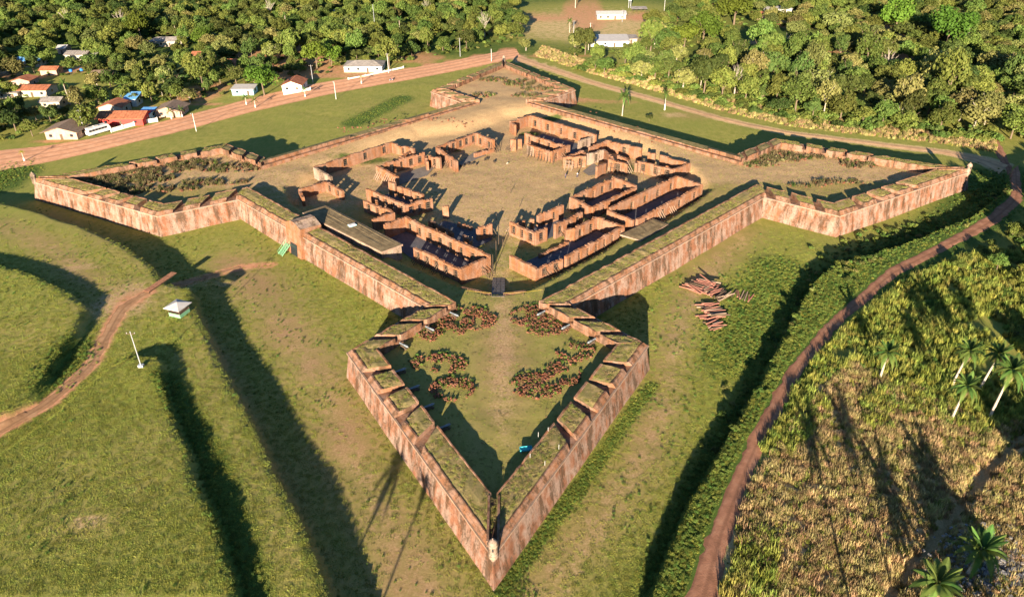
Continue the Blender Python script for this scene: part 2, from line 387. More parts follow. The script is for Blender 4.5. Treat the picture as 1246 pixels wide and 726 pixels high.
pth = [(-60, 560), (0, 524), (60, 490), (110, 445), (135, 398), (150, 372), (180, 356)]
pth2 = [(214, 347), (240, 340), (268, 332), (292, 325)]
def hl(pts): return [hit(u, v) for u, v in pts]
RU, RL_, TU, TL, QL, QR, PT = [hl(x) for x in (road_up, road_lo, trk_up, trk_lo, rr_l, rr_r, pth)]
road_poly = RU+RL_[::-1]; trk_poly = TU+TL[::-1]; rr_poly = QL+QR[::-1]
def blob(X, Y, u, v, rx, ry, z=0, soft=1.0, rot=0):
    p = hit(u, v) if z == 0 else at(u, v, z)
    dx, dy = X-p[0], Y-p[1]; c, s = math.cos(rot), math.sin(rot)
    a = (dx*c+dy*s)/rx; b = (-dx*s+dy*c)/ry
    return np.exp(-(a*a+b*b)*soft)
def paint_out(X, Y):
    dirt = np.zeros(X.shape); dry = np.zeros(X.shape); lush = np.zeros(X.shape)
    dirt = np.maximum(dirt, .85*sstep(.5+sdist(road_poly, X, Y)/4)); dirt = np.maximum(dirt, .8*sstep(.3+sdist(rr_poly, X, Y)/3))
    dry = np.maximum(dry, .8*sstep(.9+sdist(trk_poly, X, Y)/3.5)); dirt = np.maximum(dirt, .85*np.exp(-(ldist(PT, X, Y)/2.4)**2)); dirt = np.maximum(dirt, .75*np.exp(-(ldist(hl(pth2+[(330, 322)]), X, Y)/2.2)**2)); dirt = np.maximum(dirt, .6*blob(X, Y, 158, 366, 5, 6))
    # worn brown band along the left ditch, right ditch
    for pts, wd, s in (([(300, 360), (345, 400), (400, 480), (430, 560), (470, 640), (540, 760)], 4.5, .62), ([(470, 520), (540, 640), (600, 760)], 2.5, .35),
                       ([(905, 290), (850, 340), (825, 400), (815, 480), (780, 560), (720, 650), (650, 740)], 3.5, .68), ([(0, 280), (60, 300), (95, 332)], 2.6, .6),
                       ([(300, 345), (240, 345), (200, 352), (165, 360)], 3, .7), ([(280, 465), (330, 540), (400, 660), (440, 760)], 2.2, .3)):
        L = hl(pts); dry = np.maximum(dry, .58*s*np.exp(-(ldist(L, X, Y)/wd)**2))
    for u, v, rx, ry, s in ((105, 635, 3, 1.6, .75), (150, 368, 7, 7, .9), (160, 350, 6, 4, .6), (95, 325, 6, 3, .6), (860, 330, 6, 5, .5), (755, 138, 0, 0, 0), (820, 140, 7, 4, .6)):
        if rx: dry = np.maximum(dry, s*blob(X, Y, u, v, rx, ry))
    # dry right field
    fld = [hit(u, v)[:2] for u, v in ((880, 640), (925, 560), (1000, 440), (1080, 450), (1110, 560), (1246, 520), (1300, 620), (1200, 800), (860, 800))]
    dry = np.maximum(dry, .85*sstep(.5+sdist(fld, X, Y)/10))
    # lush: right ditch and its bank, left tip, trench floors
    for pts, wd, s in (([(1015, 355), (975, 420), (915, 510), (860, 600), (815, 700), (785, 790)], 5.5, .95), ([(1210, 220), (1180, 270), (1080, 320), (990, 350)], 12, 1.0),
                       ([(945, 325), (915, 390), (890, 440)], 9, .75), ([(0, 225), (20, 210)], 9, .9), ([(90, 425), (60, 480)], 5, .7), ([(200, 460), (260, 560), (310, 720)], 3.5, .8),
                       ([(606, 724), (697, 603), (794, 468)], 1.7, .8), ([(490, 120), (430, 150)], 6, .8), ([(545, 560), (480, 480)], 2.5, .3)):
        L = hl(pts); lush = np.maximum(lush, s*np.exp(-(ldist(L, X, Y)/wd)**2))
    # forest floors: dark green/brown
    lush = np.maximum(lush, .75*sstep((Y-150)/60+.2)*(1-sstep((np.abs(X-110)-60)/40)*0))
    dirt = np.maximum(dirt, .55*sstep((vnoise(X, Y, 30, 8)-.62)*6)*sstep((Y-80)/20))
    # open field top centre
    o = hit(720, 30); dry = np.maximum(dry, .55*np.exp(-(((X-o[0])/75)**2+((Y-o[1])/60)**2)**2)); lush = lush*(1-.9*np.exp(-(((X-o[0]-6)/85)**2+((Y-o[1]-10)/70)**2)**2))
    for u, v, rx, ry, s in ((650, 18, 18, 22, .6), (925, 36, 16, 6, 1), (1105, 68, 9, 10, 1), (85, 85, 14, 8, .8), (35, 95, 12, 6, .7), (215, 62, 12, 5, .8), (820, 25, 26, 5, .7), (740, 33, 5, 16, .0), (60, 172, 10, 3, .6), (250, 127, 14, 3, .6), (1180, 20, 15, 10, .6), (790, 22, 22, 6, .8)):
        dirt = np.maximum(dirt, s*blob(X, Y, u, v, rx, ry))
    return np.stack([dirt, dry, lush], -1)
def paint_in(X, Y):
    dirt = np.zeros(X.shape); dry = np.zeros(X.shape); lush = np.zeros(X.shape)
    def b(u, v, rx, ry, s, z=ZF):
        p = at(u, v, z); return s*np.exp(-(((X-p[0])/rx)**2+((Y-p[1])/ry)**2))
    dry += 1.0*sstep((Y+12)/14)                                  # whole rear half is dry
    dry = np.maximum(dry, b(610, 240, 26, 34, .95, ZY)); dry = np.maximum(dry, b(607, 330, 6, 14, .5, ZY))
    dry = np.maximum(dry, b(612, 430, 3.2, 30, .62)); dry = np.maximum(dry, b(400, 225, 24, 16, .7))
    for u, v, rx, ry, s in ((540, 430, 12, 14, .25), (230, 220, 22, 9, .2)): lush = np.maximum(lush, b(u, v, rx, ry, s))
    dry = dry*(1-b(740, 300, 16, 14, .9)); dry = dry*(1-b(190, 240, 20, 8, .5)); dry = dry*(1-b(1030, 245, 18, 10, .45))
    for u, v, rx, ry, s in ((665, 147, 7, 3, .9), (645, 163, 5, 3, .8), (550, 183, 5, 3, .7), (440, 195, 11, 4, .9), (625, 230, 8, 4, .3), (760, 205, 5, 7, .7), (700, 330, 9, 9, .35)): lush = np.maximum(lush, b(u, v, rx, ry, s, ZY))
    dirt = np.maximum(dirt, .42*sstep((Y-60)/30)*vnoise(X, Y, 9, 21)); dirt = np.maximum(dirt, b(640, 100, 14, 12, .3))
    return np.stack([np.clip(dirt, 0, 1), np.clip(dry, 0, 1), lush], -1)
def worn_out(X, Y):
    z = np.zeros(X.shape)
    for pts, wd, s in (([(285, 320), (330, 370), (370, 430), (410, 520), (440, 600), (500, 690), (570, 790)], 8.5, .85), ([(240, 380), (330, 540), (410, 690), (440, 780)], 3.5, .5), ([(905, 285), (850, 335), (820, 400), (810, 480), (770, 570), (700, 660), (630, 740)], 6.0, .66),
                       ([(0, 275), (60, 298), (100, 335), (150, 365)], 5, .7), ([(60, 262), (140, 300), (190, 335)], 4, .35), ([(230, 430), (300, 560), (360, 700)], 3, .4)):
        L = hl(pts); z = np.maximum(z, s*np.exp(-(ldist(L, X, Y)/wd)**2))
    for u, v, rx, ry, s in ((150, 362, 10, 10, .9), (105, 635, 7, 4, .6), (180, 560, 9, 14, .35), (60, 600, 9, 14, .3), (40, 400, 14, 12, .3), (840, 140, 10, 5, .6), (480, 130, 14, 8, .35)): z = np.maximum(z, s*blob(X, Y, u, v, rx, ry))
    return z*(.6+.6*vnoise(X, Y, 11, 61))
def worn_in(X, Y):
    z = .25+.35*sstep((Y+60)/60)
    for u, v, rx, ry, s in ((612, 430, 7, 32, .75), (600, 520, 9, 14, .4)):
        p = at(u, v, ZF); z = np.maximum(z, s*np.exp(-(((X-p[0])/rx)**2+((Y-p[1])/ry)**2)))
    return z
def grid_mesh(name, xs, ys, H, paint, keep=None, worn=None):
    X, Y = np.meshgrid(xs, ys); Z = H(X, Y); nx, ny = len(xs), len(ys)
    V = np.stack([X, Y, Z], -1).reshape(-1, 3); I = np.arange(nx*ny).reshape(ny, nx)
    F = np.stack([I[:-1, :-1], I[:-1, 1:], I[1:, 1:], I[1:, :-1]], -1).reshape(-1, 4)
    if keep is not None:
        cx = (X[:-1, :-1]+X[1:, 1:])/2; cy = (Y[:-1, :-1]+Y[1:, 1:])/2; F = F[keep(cx, cy).ravel()]
    P = paint(X, Y).reshape(-1, 3)
    used = np.unique(F); rm = np.full(len(V), -1); rm[used] = np.arange(len(used)); V = V[used]; F = rm[F]; P = P[used]
    me = npmesh(name, V, F, [M['ground']], True)
    a = me.color_attributes.new('paint', 'FLOAT_COLOR', 'POINT'); a.data.foreach_set('color', np.concatenate([P, np.ones((len(P), 1))], 1).astype(np.float32).ravel())
    if worn is not None:
        w_ = worn(X, Y).reshape(-1)[used]; aw = me.attributes.new('worn', 'FLOAT', 'POINT'); aw.data.foreach_set('value', w_.astype(np.float32))
    o = bpy.data.objects.new(name, me); COL.objects.link(o); return o
xs = axis(-190, 230, 1.0, 5000); ys = axis(-150, 130, .8, 5000)
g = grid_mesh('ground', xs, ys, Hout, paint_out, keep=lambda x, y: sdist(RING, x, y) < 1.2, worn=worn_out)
tag(g, 'cleared grassland and ditch round the fort with worn brown patches', kind='structure')
g = grid_mesh('courtyard_ground', np.arange(-140, 140, .8), np.arange(-140, 140, .8), Hin, paint_in, keep=lambda x, y: sdist(RING, x, y) > 2.0, worn=worn_in)
tag(g, 'dry grass and earth inside the fort walls', kind='structure')

def strip(name, L, Rr, mat, dz, label, jag=.35, across=6, H=Hout):
    def resamp(P, n):
        P = np.array([p[:2] for p in P]); s = np.r_[0, np.cumsum(np.hypot(*np.diff(P, axis=0).T))]; t = np.linspace(0, s[-1], n)
        # smooth
        x = np.interp(t, s, P[:, 0]); y = np.interp(t, s, P[:, 1]); k = max(1, n//60)
        for _ in range(6): x[1:-1] = (x[:-2]+x[1:-1]*2+x[2:])/4; y[1:-1] = (y[:-2]+y[1:-1]*2+y[2:])/4
        return np.stack([x, y], -1)
    ln = float(np.sum(np.hypot(*np.diff(np.array([p[:2] for p in L]), axis=0).T))); n = max(20, int(ln/1.2))
    A, B = resamp(L, n), resamp(Rr, n); d = B-A; d /= np.linalg.norm(d, axis=1)[:, None]+1e-9
    jA = vnoise(A[:, 0], A[:, 1], 1.7, 81); jB = vnoise(B[:, 0], B[:, 1], 1.7, 82)
    A0, B0 = A, B
    A = A-d*(.0); B = B
    t = np.linspace(0, 1, across); P = A[:, None]*(1-t)[None, :, None]+B[:, None]*t[None, :, None]
    P[:, 0] += d*((jA-.5)*2.4*jag+(NR.rand(n)-.5)*jag)[:, None]; P[:, -1] += d*((jB-.5)*2.4*jag+(NR.rand(n)-.5)*jag)[:, None]
    Z = H(P[..., 0], P[..., 1])+dz
    Z[:, 0] -= dz*1.2; Z[:, -1] -= dz*1.2
    V = np.concatenate([P, Z[..., None]], -1).reshape(-1, 3); I = np.arange(n*across).reshape(n, across)
    F = np.stack([I[:-1, :-1], I[:-1, 1:], I[1:, 1:], I[1:, :-1]], -1).reshape(-1, 4)
    me = npmesh(name, V, F, [mat], True); aa = me.attributes.new('across', 'FLOAT', 'POINT'); aa.data.foreach_set('value', np.tile(t, n).astype(np.float32))
    o = bpy.data.objects.new(name, me); COL.objects.link(o); tag(o, label, kind='structure'); return o
strip('dirt_road', RL_, RU, M['road'], .10, 'wide red dirt road between the village and the fort', across=14)
strip('grass_track', TL, TU, M['track'], .09, 'tan dirt track between the fort and the right-hand wood', across=7)
strip('red_track', QL, QR, M['redtrack'], .045, 'narrow dark red track curving round the right side of the fort', across=8, jag=.55)
def offs(L, wd):
    L = [np.array(p[:2]) for p in L]; a = []; b = []
    for i, p in enumerate(L):
        d = L[min(i+1, len(L)-1)]-L[max(i-1, 0)]; d = d/np.linalg.norm(d); n_ = np.array([-d[1], d[0]]); a.append(p+n_*wd/2); b.append(p-n_*wd/2)
    return a, b
a_, b_ = offs(PT, 2.7)
a2_, b2_ = offs(hl(pth2), 1.7); strip('footpath', a2_, b2_, M['path'], .07, 'reddish footpath running down from the kiosk into the ditch', across=4)
strip('footpath', a_, b_, M['path'], .07, 'brown footpath crossing the left field towards the ditch', across=4)

# ------------------------------------------------------------------ fort walls
cen = np.array([0., 0.])
fort = empty('fortress', (0, 0, 0), 0, 'reddish stone star fortress with four arrow-shaped bastions', 'fortress')
def P3(p, z): return (p[0], p[1], z)
def sub_wall(mb, a0, b0, a1, b1, z0, z1, step=2.0, m=0, rows=4, am=.10):
    """battered wall quad strip from base line a0-b0 to top line a1-b1 with slight unevenness"""
    a0, b0, a1, b1 = map(np.array, (a0, b0, a1, b1)); L = np.linalg.norm(b0-a0); n = max(1, int(L/step))
    d = (b0-a0)/L; nr = np.array([d[1], -d[0]]); k = len(mb.v)
    for j in range(rows+1):
        t = j/rows; z = z0*(1-t)+z1*t
        for i in range(n+1):
            s = i/n; p = (a0*(1-s)+b0*s)*(1-t)+(a1*(1-s)+b1*s)*t
            w_ = 0 if (i in (0, n)) else am*(noise.noise(Vector((p[0]*.3, p[1]*.3, z*.5))))
            mb.v.append((p[0]+nr[0]*w_, p[1]+nr[1]*w_, z))
    for j in range(rows):
        for i in range(n):
            q = k+j*(n+1)+i; mb.f.append((q, q+1, q+n+2, q+n+1)); mb.m.append(m)
ZS = 5.85     # embrasure sill level
names = {0: 'near bastion pointing towards the bottom of the photo', 1: 'right-hand bastion beside the bushy bank', 2: 'far bastion beside the road junction', 3: 'left-hand bastion beside the red dirt road'}
bast = {}
def body(parent, idx, name, mat, label=None):
    mb = MB()
    for i in idx:
        j = (i+1) % 20
        sub_wall(mb, BASE[i], BASE[j], RING[i], RING[j], -.6, ZC)
        # sill (base of parapet) and inner face down to the floor
        mb.face([P3(RING[i], ZS), P3(RING[j], ZS), P3(INN[j], ZS), P3(INN[i], ZS)], 2)
        mb.face([P3(INN[j], ZF-1.2), P3(INN[i], ZF-1.2), P3(INN[i], ZS), P3(INN[j], ZS)], 2)
        mb.face([P3(RING[i], ZC), P3(RING[j], ZC), P3(RING[j], ZS), P3(RING[i], ZS)], 0)
    o = mb.build(name, [mat, M['turf'], M['parapet']], parent)
    if label: o['label'] = label
    return o
def block(parent, i, s0, s1, flare0=0, flare1=0, end0=False, end1=False):
    """parapet block on edge i from fraction s0 to s1; flares widen the embrasure to the outside"""
    j = (i+1) % 20
    L = np.linalg.norm(RING[j]-RING[i])
    def pt(A, s, fl=0): return A[i]*(1-s)+A[j]*s
    o0, o1 = pt(TOPO, s0+flare0/L), pt(TOPO, s1-flare1/L); c0, c1 = pt(CORD, s0+flare0/L), pt(CORD, s1-flare1/L)
    i0, i1 = pt(INN, s0), pt(INN, s1)
    mb = MB(); z0 = ZS-.03; n = max(2, int(L*(s1-s0)/1.5)); jt = lambda: (R.random()-.5)*.26-(R.random() < .12)*.18
    # lip ring and inset turf
    def lerp(a, b, t): return a*(1-t)+b*t
    lip = .34
    rows = []
    for k in range(n+1):
        t = k/n; O = lerp(o0, o1, t); I = lerp(i0, i1, t); Cc = lerp(c0, c1, t); d = (I-O)/np.linalg.norm(I-O)
        zo, zi = ZT+jt(), ZI+jt()
        rows.append([(*Cc, z0), (*O, zo), (*(O+d*lip), zo), (*(O+d*(lip+.12)), zo-.12), (*((O+I)/2), (zo+zi)/2+.02+jt()*.8), (*(I-d*(lip+.12)), zi-.12), (*(I-d*lip), zi), (*I, zi), (*I, z0)])
    k0 = len(mb.v)
    for r in rows: mb.v += [tuple(float(c) for c in q) for q in r]
    nc = len(rows[0]); mm = [0, 0, 0, 1, 1, 0, 0, 0]
    for a in range(n):
        for b in range(nc-1):
            q = k0+a*nc+b; mb.f.append((q, q+nc, q+nc+1, q+1)); mb.m.append(mm[b])
    for a, rev in ((0, False), (n, True)):
        f = [k0+a*nc+b for b in range(nc)]
        if rev: f = f[::-1]
        mb.f.append(tuple(f)); mb.m.append(0)
    return mb.build('parapet_block', [M['parapet'], M['turf']], parent)
def corner_block(parent, i, back, fwd):
    """block round corner i: `back` fraction on edge i-1, `fwd` fraction on edge i"""
    block(parent, (i-1) % 20, back, 1.0); block(parent, i, 0.0, fwd)
def cordon(parent, i):
    j = (i+1) % 20; a, b, c, d = offset(RING, .22)[i], offset(RING, .22)[j], RING[j], RING[i]
    mb = MB(); mb.hexa([P3(d, ZC-.16), P3(a, ZC-.16), P3(b, ZC-.16), P3(c, ZC-.16), P3(d, ZC+.14), P3(a, ZC+.12), P3(b, ZC+.12), P3(c, ZC+.14)])
    return mb
def retface(i):
    return (i % 5)
CORO = offset(RING, .36)
FG = [.155, .29, .425, .565]      # embrasure positions on a face, measured from the shoulder
KG = [.10, .43, .76]              # on a flank, measured from the curtain
for k in range(4):
    b = body(fort, [5*k, 5*k+1, 5*k+2, 5*k+3], 'bastion', M['fort'], names[k]); bast[k] = b
    gw = 1.5
    for e, kind in ((0, 'flank'), (1, 'face'), (2, 'face_r'), (3, 'flank_r')):
        i = 5*k+e; L = np.linalg.norm(RING[(i+1) % 20]-RING[i]); h = gw/2/L
        G_ = {'flank': KG, 'flank_r': [1-x for x in KG[::-1]], 'face': FG, 'face_r': [1-x for x in FG[::-1]]}[kind]
        ed = [0]+[v for g_ in G_ for v in (g_-h, g_+h)]+[1]
        for q in range(0, len(ed), 2):
            s0, s1 = ed[q], ed[q+1]
            if (s1-s0)*L < 1.2: continue
            # gap at the very tip of the bastion is left for the passage to the sentry box
            if kind == 'face' and s1 == 1: s1 = 1-1.0/L
            if kind == 'face_r' and s0 == 0: s0 = 1.0/L
            block(b, i, s0, s1, .6 if q > 0 else 0, .6 if q < len(ed)-2 else 0)
    mb = MB()
    for e in range(4):
        i = 5*k+e; j = (i+1) % 20
        mb.hexa([P3(RING[i], ZC-.16), P3(CORO[i], ZC-.16), P3(CORO[j], ZC-.16), P3(RING[j], ZC-.16), P3(RING[i], ZC+.14), P3(CORO[i], ZC+.12), P3(CORO[j], ZC+.12), P3(RING[j], ZC+.14)])
    mb.build('cordon', M['cordon'], b)
    # sentry box on the tip
    T = np.array(RING[5*k+2]); dr = T/np.linalg.norm(T); c = T-dr*.1
    mb = MB(); mb.lathe((c[0], c[1], 0), [(0.05, 3.9), (.25, 4.3), (.55, 4.9), (.74, 5.35), (.80, 5.5), (.72, 5.6), (.70, 7.6), (.80, 7.65), (.80, 7.82), (.70, 7.85), (.64, 8.15), (.44, 8.45), (.18, 8.6), (.09, 8.65), (.09, 8.85), (0.01, 8.9)], 20)
    o = mb.build('sentry_box', M['plaster'], b, True); o['label'] = ['pale domed sentry box on the near tip', 'domed sentry box on the right tip', 'domed sentry box on the far tip', 'pale domed sentry box on the left tip'][k]
    for a in (0, math.pi/2, -math.pi/2, math.pi):
        mb = MB(); an = math.atan2(dr[1], dr[0])+a; q = c+np.array([math.cos(an), math.sin(an)])*.68
        mb.box((q[0], q[1], 7.2 if a != math.pi else 6.8), (.12, .22 if a != math.pi else .6, .6 if a != math.pi else 1.6), an)
        mb.build('opening', M['glass'], b)
    # side walls of the passage behind it
    mb = MB(); nn = np.array([-dr[1], dr[0]])
    for s in (-1, 1):
        a = T-dr*1.2+nn*s*.75; e_ = INN[5*k+2]-dr*.2+nn*s*.75; m_ = (a+e_)/2; mb.box((m_[0], m_[1], ZI-.5), (np.linalg.norm(e_-a), .35, 1.2), math.atan2(dr[1], dr[0]))
    mb.build('passage_wall', M['parapet'], b)
cl = ['front-right curtain wall beyond the brushwood stacks', 'far-right curtain wall facing the tan track', 'far-left curtain wall facing the red dirt road', 'front-left curtain wall with the gatehouse']
for k in range(4):
    i = 5*k+4; j = (i+1) % 20
    b = body(fort, [i], 'curtain_wall', M['fort'], cl[k])
    L = np.linalg.norm(RING[j]-RING[i])
    if k == 3: spans = [(0, .34), (.405, 1)]
    elif k in (1, 2): spans = []
    else: spans = [(0, 1)]
    if k == 0: spans = [(0, 1)]
    for s0, s1 in spans: block(b, i, s0, s1)
    if k in (1, 2):      # low, eroded parapet at the rear
        mb = MB(); n = int(L/1.5)
        for q in range(n):
            s0, s1 = q/n, (q+1)/n; h = .28+.25*R.random()
            if (k == 2 and s0 > .62) or (k == 1 and s0 < .12): h = 1.0+.12*R.random()
            if k == 2 and .25 < s0 < .36: h = 1.0
            A, B = RING[i]*(1-s0)+RING[j]*s0, RING[i]*(1-s1)+RING[j]*s1; A2, B2 = INN[i]*(1-s0)+INN[j]*s0, INN[i]*(1-s1)+INN[j]*s1
            A2 = mix(A, A2, .75); B2 = mix(B, B2, .75)
            mb.hexa([P3(A, ZS-.05), P3(B, ZS-.05), P3(B2, ZS-.6), P3(A2, ZS-.6), P3(A, ZS+.2), P3(B, ZS+.2), P3(B2, ZS+h), P3(A2, ZS+h)], 0, 1)
        mb.build('parapet_bank', [M['parapet'], M['turf']], b)
    mb = MB()
    mb.hexa([P3(RING[i], ZC-.16), P3(CORO[i], ZC-.16), P3(CORO[j], ZC-.16), P3(RING[j], ZC-.16), P3(RING[i], ZC+.14), P3(CORO[i], ZC+.12), P3(CORO[j], ZC+.12), P3(RING[j], ZC+.14)])
    mb.build('cordon', M['cordon'], b)
    if k == 3:           # gatehouse pier with a gabled stone vault running inwards
        A, B = RING[i], RING[j]; d = (B-A)/L; nr = np.array([d[1], -d[0]]); s = .372; c = A*(1-s)+B*s
        wd = 3.6
        mb = MB()
        def q3(al, ou, z): p = c+d*al+nr*ou; return (p[0], p[1], z)
        mb.hexa([q3(-wd, 1.7, -.5), q3(wd, 1.7, -.5), q3(wd, -5, -.5), q3(-wd, -5, -.5), q3(-wd, .8, 8.0), q3(wd, .8, 8.0), q3(wd, -5, 7.0), q3(-wd, -5, 7.0)])
        mb.hexa([q3(-.9, .95, 7.0), q3(.9, .95, 7.0), q3(.9, -5.2, 7.0), q3(-.9, -5.2, 7.0), q3(-.9, .85, 9.3), q3(.9, .85, 9.3), q3(.9, -5.2, 9.0), q3(-.9, -5.2, 9.0)], 0, 1)
        mb.hexa([q3(-wd, .85, 7.5), q3(-.9, .85, 7.5), q3(-.9, -5.2, 7.0), q3(-wd, -5.2, 7.0), q3(-wd+.05, .83, 8.15), q3(-.9, .83, 9.25), q3(-.9, -5.2, 8.95), q3(-wd+.05, -5.2, 7.6)], 0, 1)
        mb.hexa([q3(.9, .85, 7.5), q3(wd, .85, 7.5), q3(wd, -5.2, 7.0), q3(.9, -5.2, 7.0), q3(.9, .83, 9.25), q3(wd-.05, .83, 8.15), q3(wd-.05, -5.2, 7.6), q3(.9, -5.2, 8.95)], 0, 1)
        o = mb.build('gatehouse', [M['ruin'], M['plaster']], b); o['label'] = 'red brick gate pier with gabled top standing proud of the curtain wall'
        mb = MB(); mb.hexa([q3(-1.5, 1.80, 0), q3(1.5, 1.80, 0), q3(1.5, 1.3, 0), q3(-1.5, 1.3, 0), q3(-1.5, 1.45, 3.2), q3(1.5, 1.45, 3.2), q3(1.5, 1, 3.2), q3(-1.5, 1, 3.2)])
        mb.build('gate_door', M['glass'], b)
        # green zigzag stair leaning at its foot
        gs = empty('staircase', q3(-2.6, 3.0, 0), math.atan2(d[1], d[0]), 'small green slatted staircase standing against the gate pier', 'staircase'); gs.scale = (.72, .72, .8)
        for t in range(12):
            m2 = MB(); m2.box((0, 0, 0), (2.6, .34, .07)); m2.build('step', M['green'], gs, loc=(0, -1.6+.3*t, .25+.24*t))
        for sx in (-1.35, 1.35):
            m2 = MB(); m2.hexa([(sx-.06, -1.9, 0), (sx+.06, -1.9, 0), (sx+.06, 1.9, 2.8), (sx-.06, 1.9, 2.8), (sx-.06, -1.9, .3), (sx+.06, -1.9, .3), (sx+.06, 1.9, 3.1), (sx-.06, 1.9, 3.1)]); m2.build('stringer', M['green'], gs)
            m2 = MB(); m2.tube((sx, -1.8, 1.2), (sx, 1.8, 4.1), .05, .05, 6)
            for t in range(5): m2.tube((sx, -1.8+.9*t, .2+.7*t), (sx, -1.8+.9*t, 1.2+.72*t), .04, .04, 5)
            m2.build('handrail', M['green'], gs)

# long flat-roofed casemates in the court
def flat_building(px, z, label, mat, walltop='turf'):
    P = [at(u, v, z)[:2] for u, v in px]; c = sum(P)/len(P)
    e = empty('casemate', (c[0], c[1], ZY), 0, label, 'building')
    Q = [p-c for p in P]
    if sum(Q[i][0]*Q[(i+1) % 4][1]-Q[(i+1) % 4][0]*Q[i][1] for i in range(4)) < 0: Q = Q[::-1]
    mb = MB(); h = z-ZY
    for i in range(4): sub_wall(mb, Q[i], Q[(i+1) % 4], Q[i], Q[(i+1) % 4], -.3, h-.45, 2, 0, 2, .06)
    mb.build('wall', mat, e)
    O = offset(Q, .3); mb = MB(); mb.hexa([(*p, h-.45) for p in O]+[(*p, h-.05) for p in O]); mb.build('eaves_course', M['cordon'], e)
    mb = MB(); I2 = offset(Q, .15); n = 14
    k = len(mb.v)
    for a in range(n+1):
        for b in range(5):
            s, t = a/n, b/4; p = (np.array(I2[0])*(1-s)+np.array(I2[1])*s)*(1-t)+(np.array(I2[3])*(1-s)+np.array(I2[2])*s)*t
            mb.v.append((p[0], p[1], h-.02+(.12*R.random() if 0 < b < 4 and 0 < a < n else 0)))
    for a in range(n):
        for b in range(4): mb.f.append((k+a*5+b, k+(a+1)*5+b, k+(a+1)*5+b+1, k+a*5+b+1)); mb.m.append(0)
    mb.build('roof', M['turfdry'], e); return e, c
M['turfdry'] = m_turf('dry_roof_turf', (.13, .09, .05), (.20, .145, .078), (.28, .205, .115))
e, c = flat_building([(370, 258.6), (396, 250.5), (488, 297), (464.7, 305.5)], 7.0, 'long flat casemate with dry grass roof behind the gatehouse', M['plaster'])
p = at(428.5, 274, 7.1); mb = MB(); mb.box((0, 0, .12), (1.9, 1.3, .35), .6); mb.box((0, 0, .32), (1.7, 1.1, .06), .6, 1); mb.build('skylight', [M['bluewall'], M['white']], e, loc=(p[0]-c[0], p[1]-c[1], 7.0-ZY))
flat_building([(757, 285), (795, 266.5), (811.6, 272.6), (779, 291.5)], 5.4, 'low flat platform with earth top beside the right hall', M['parapet'])

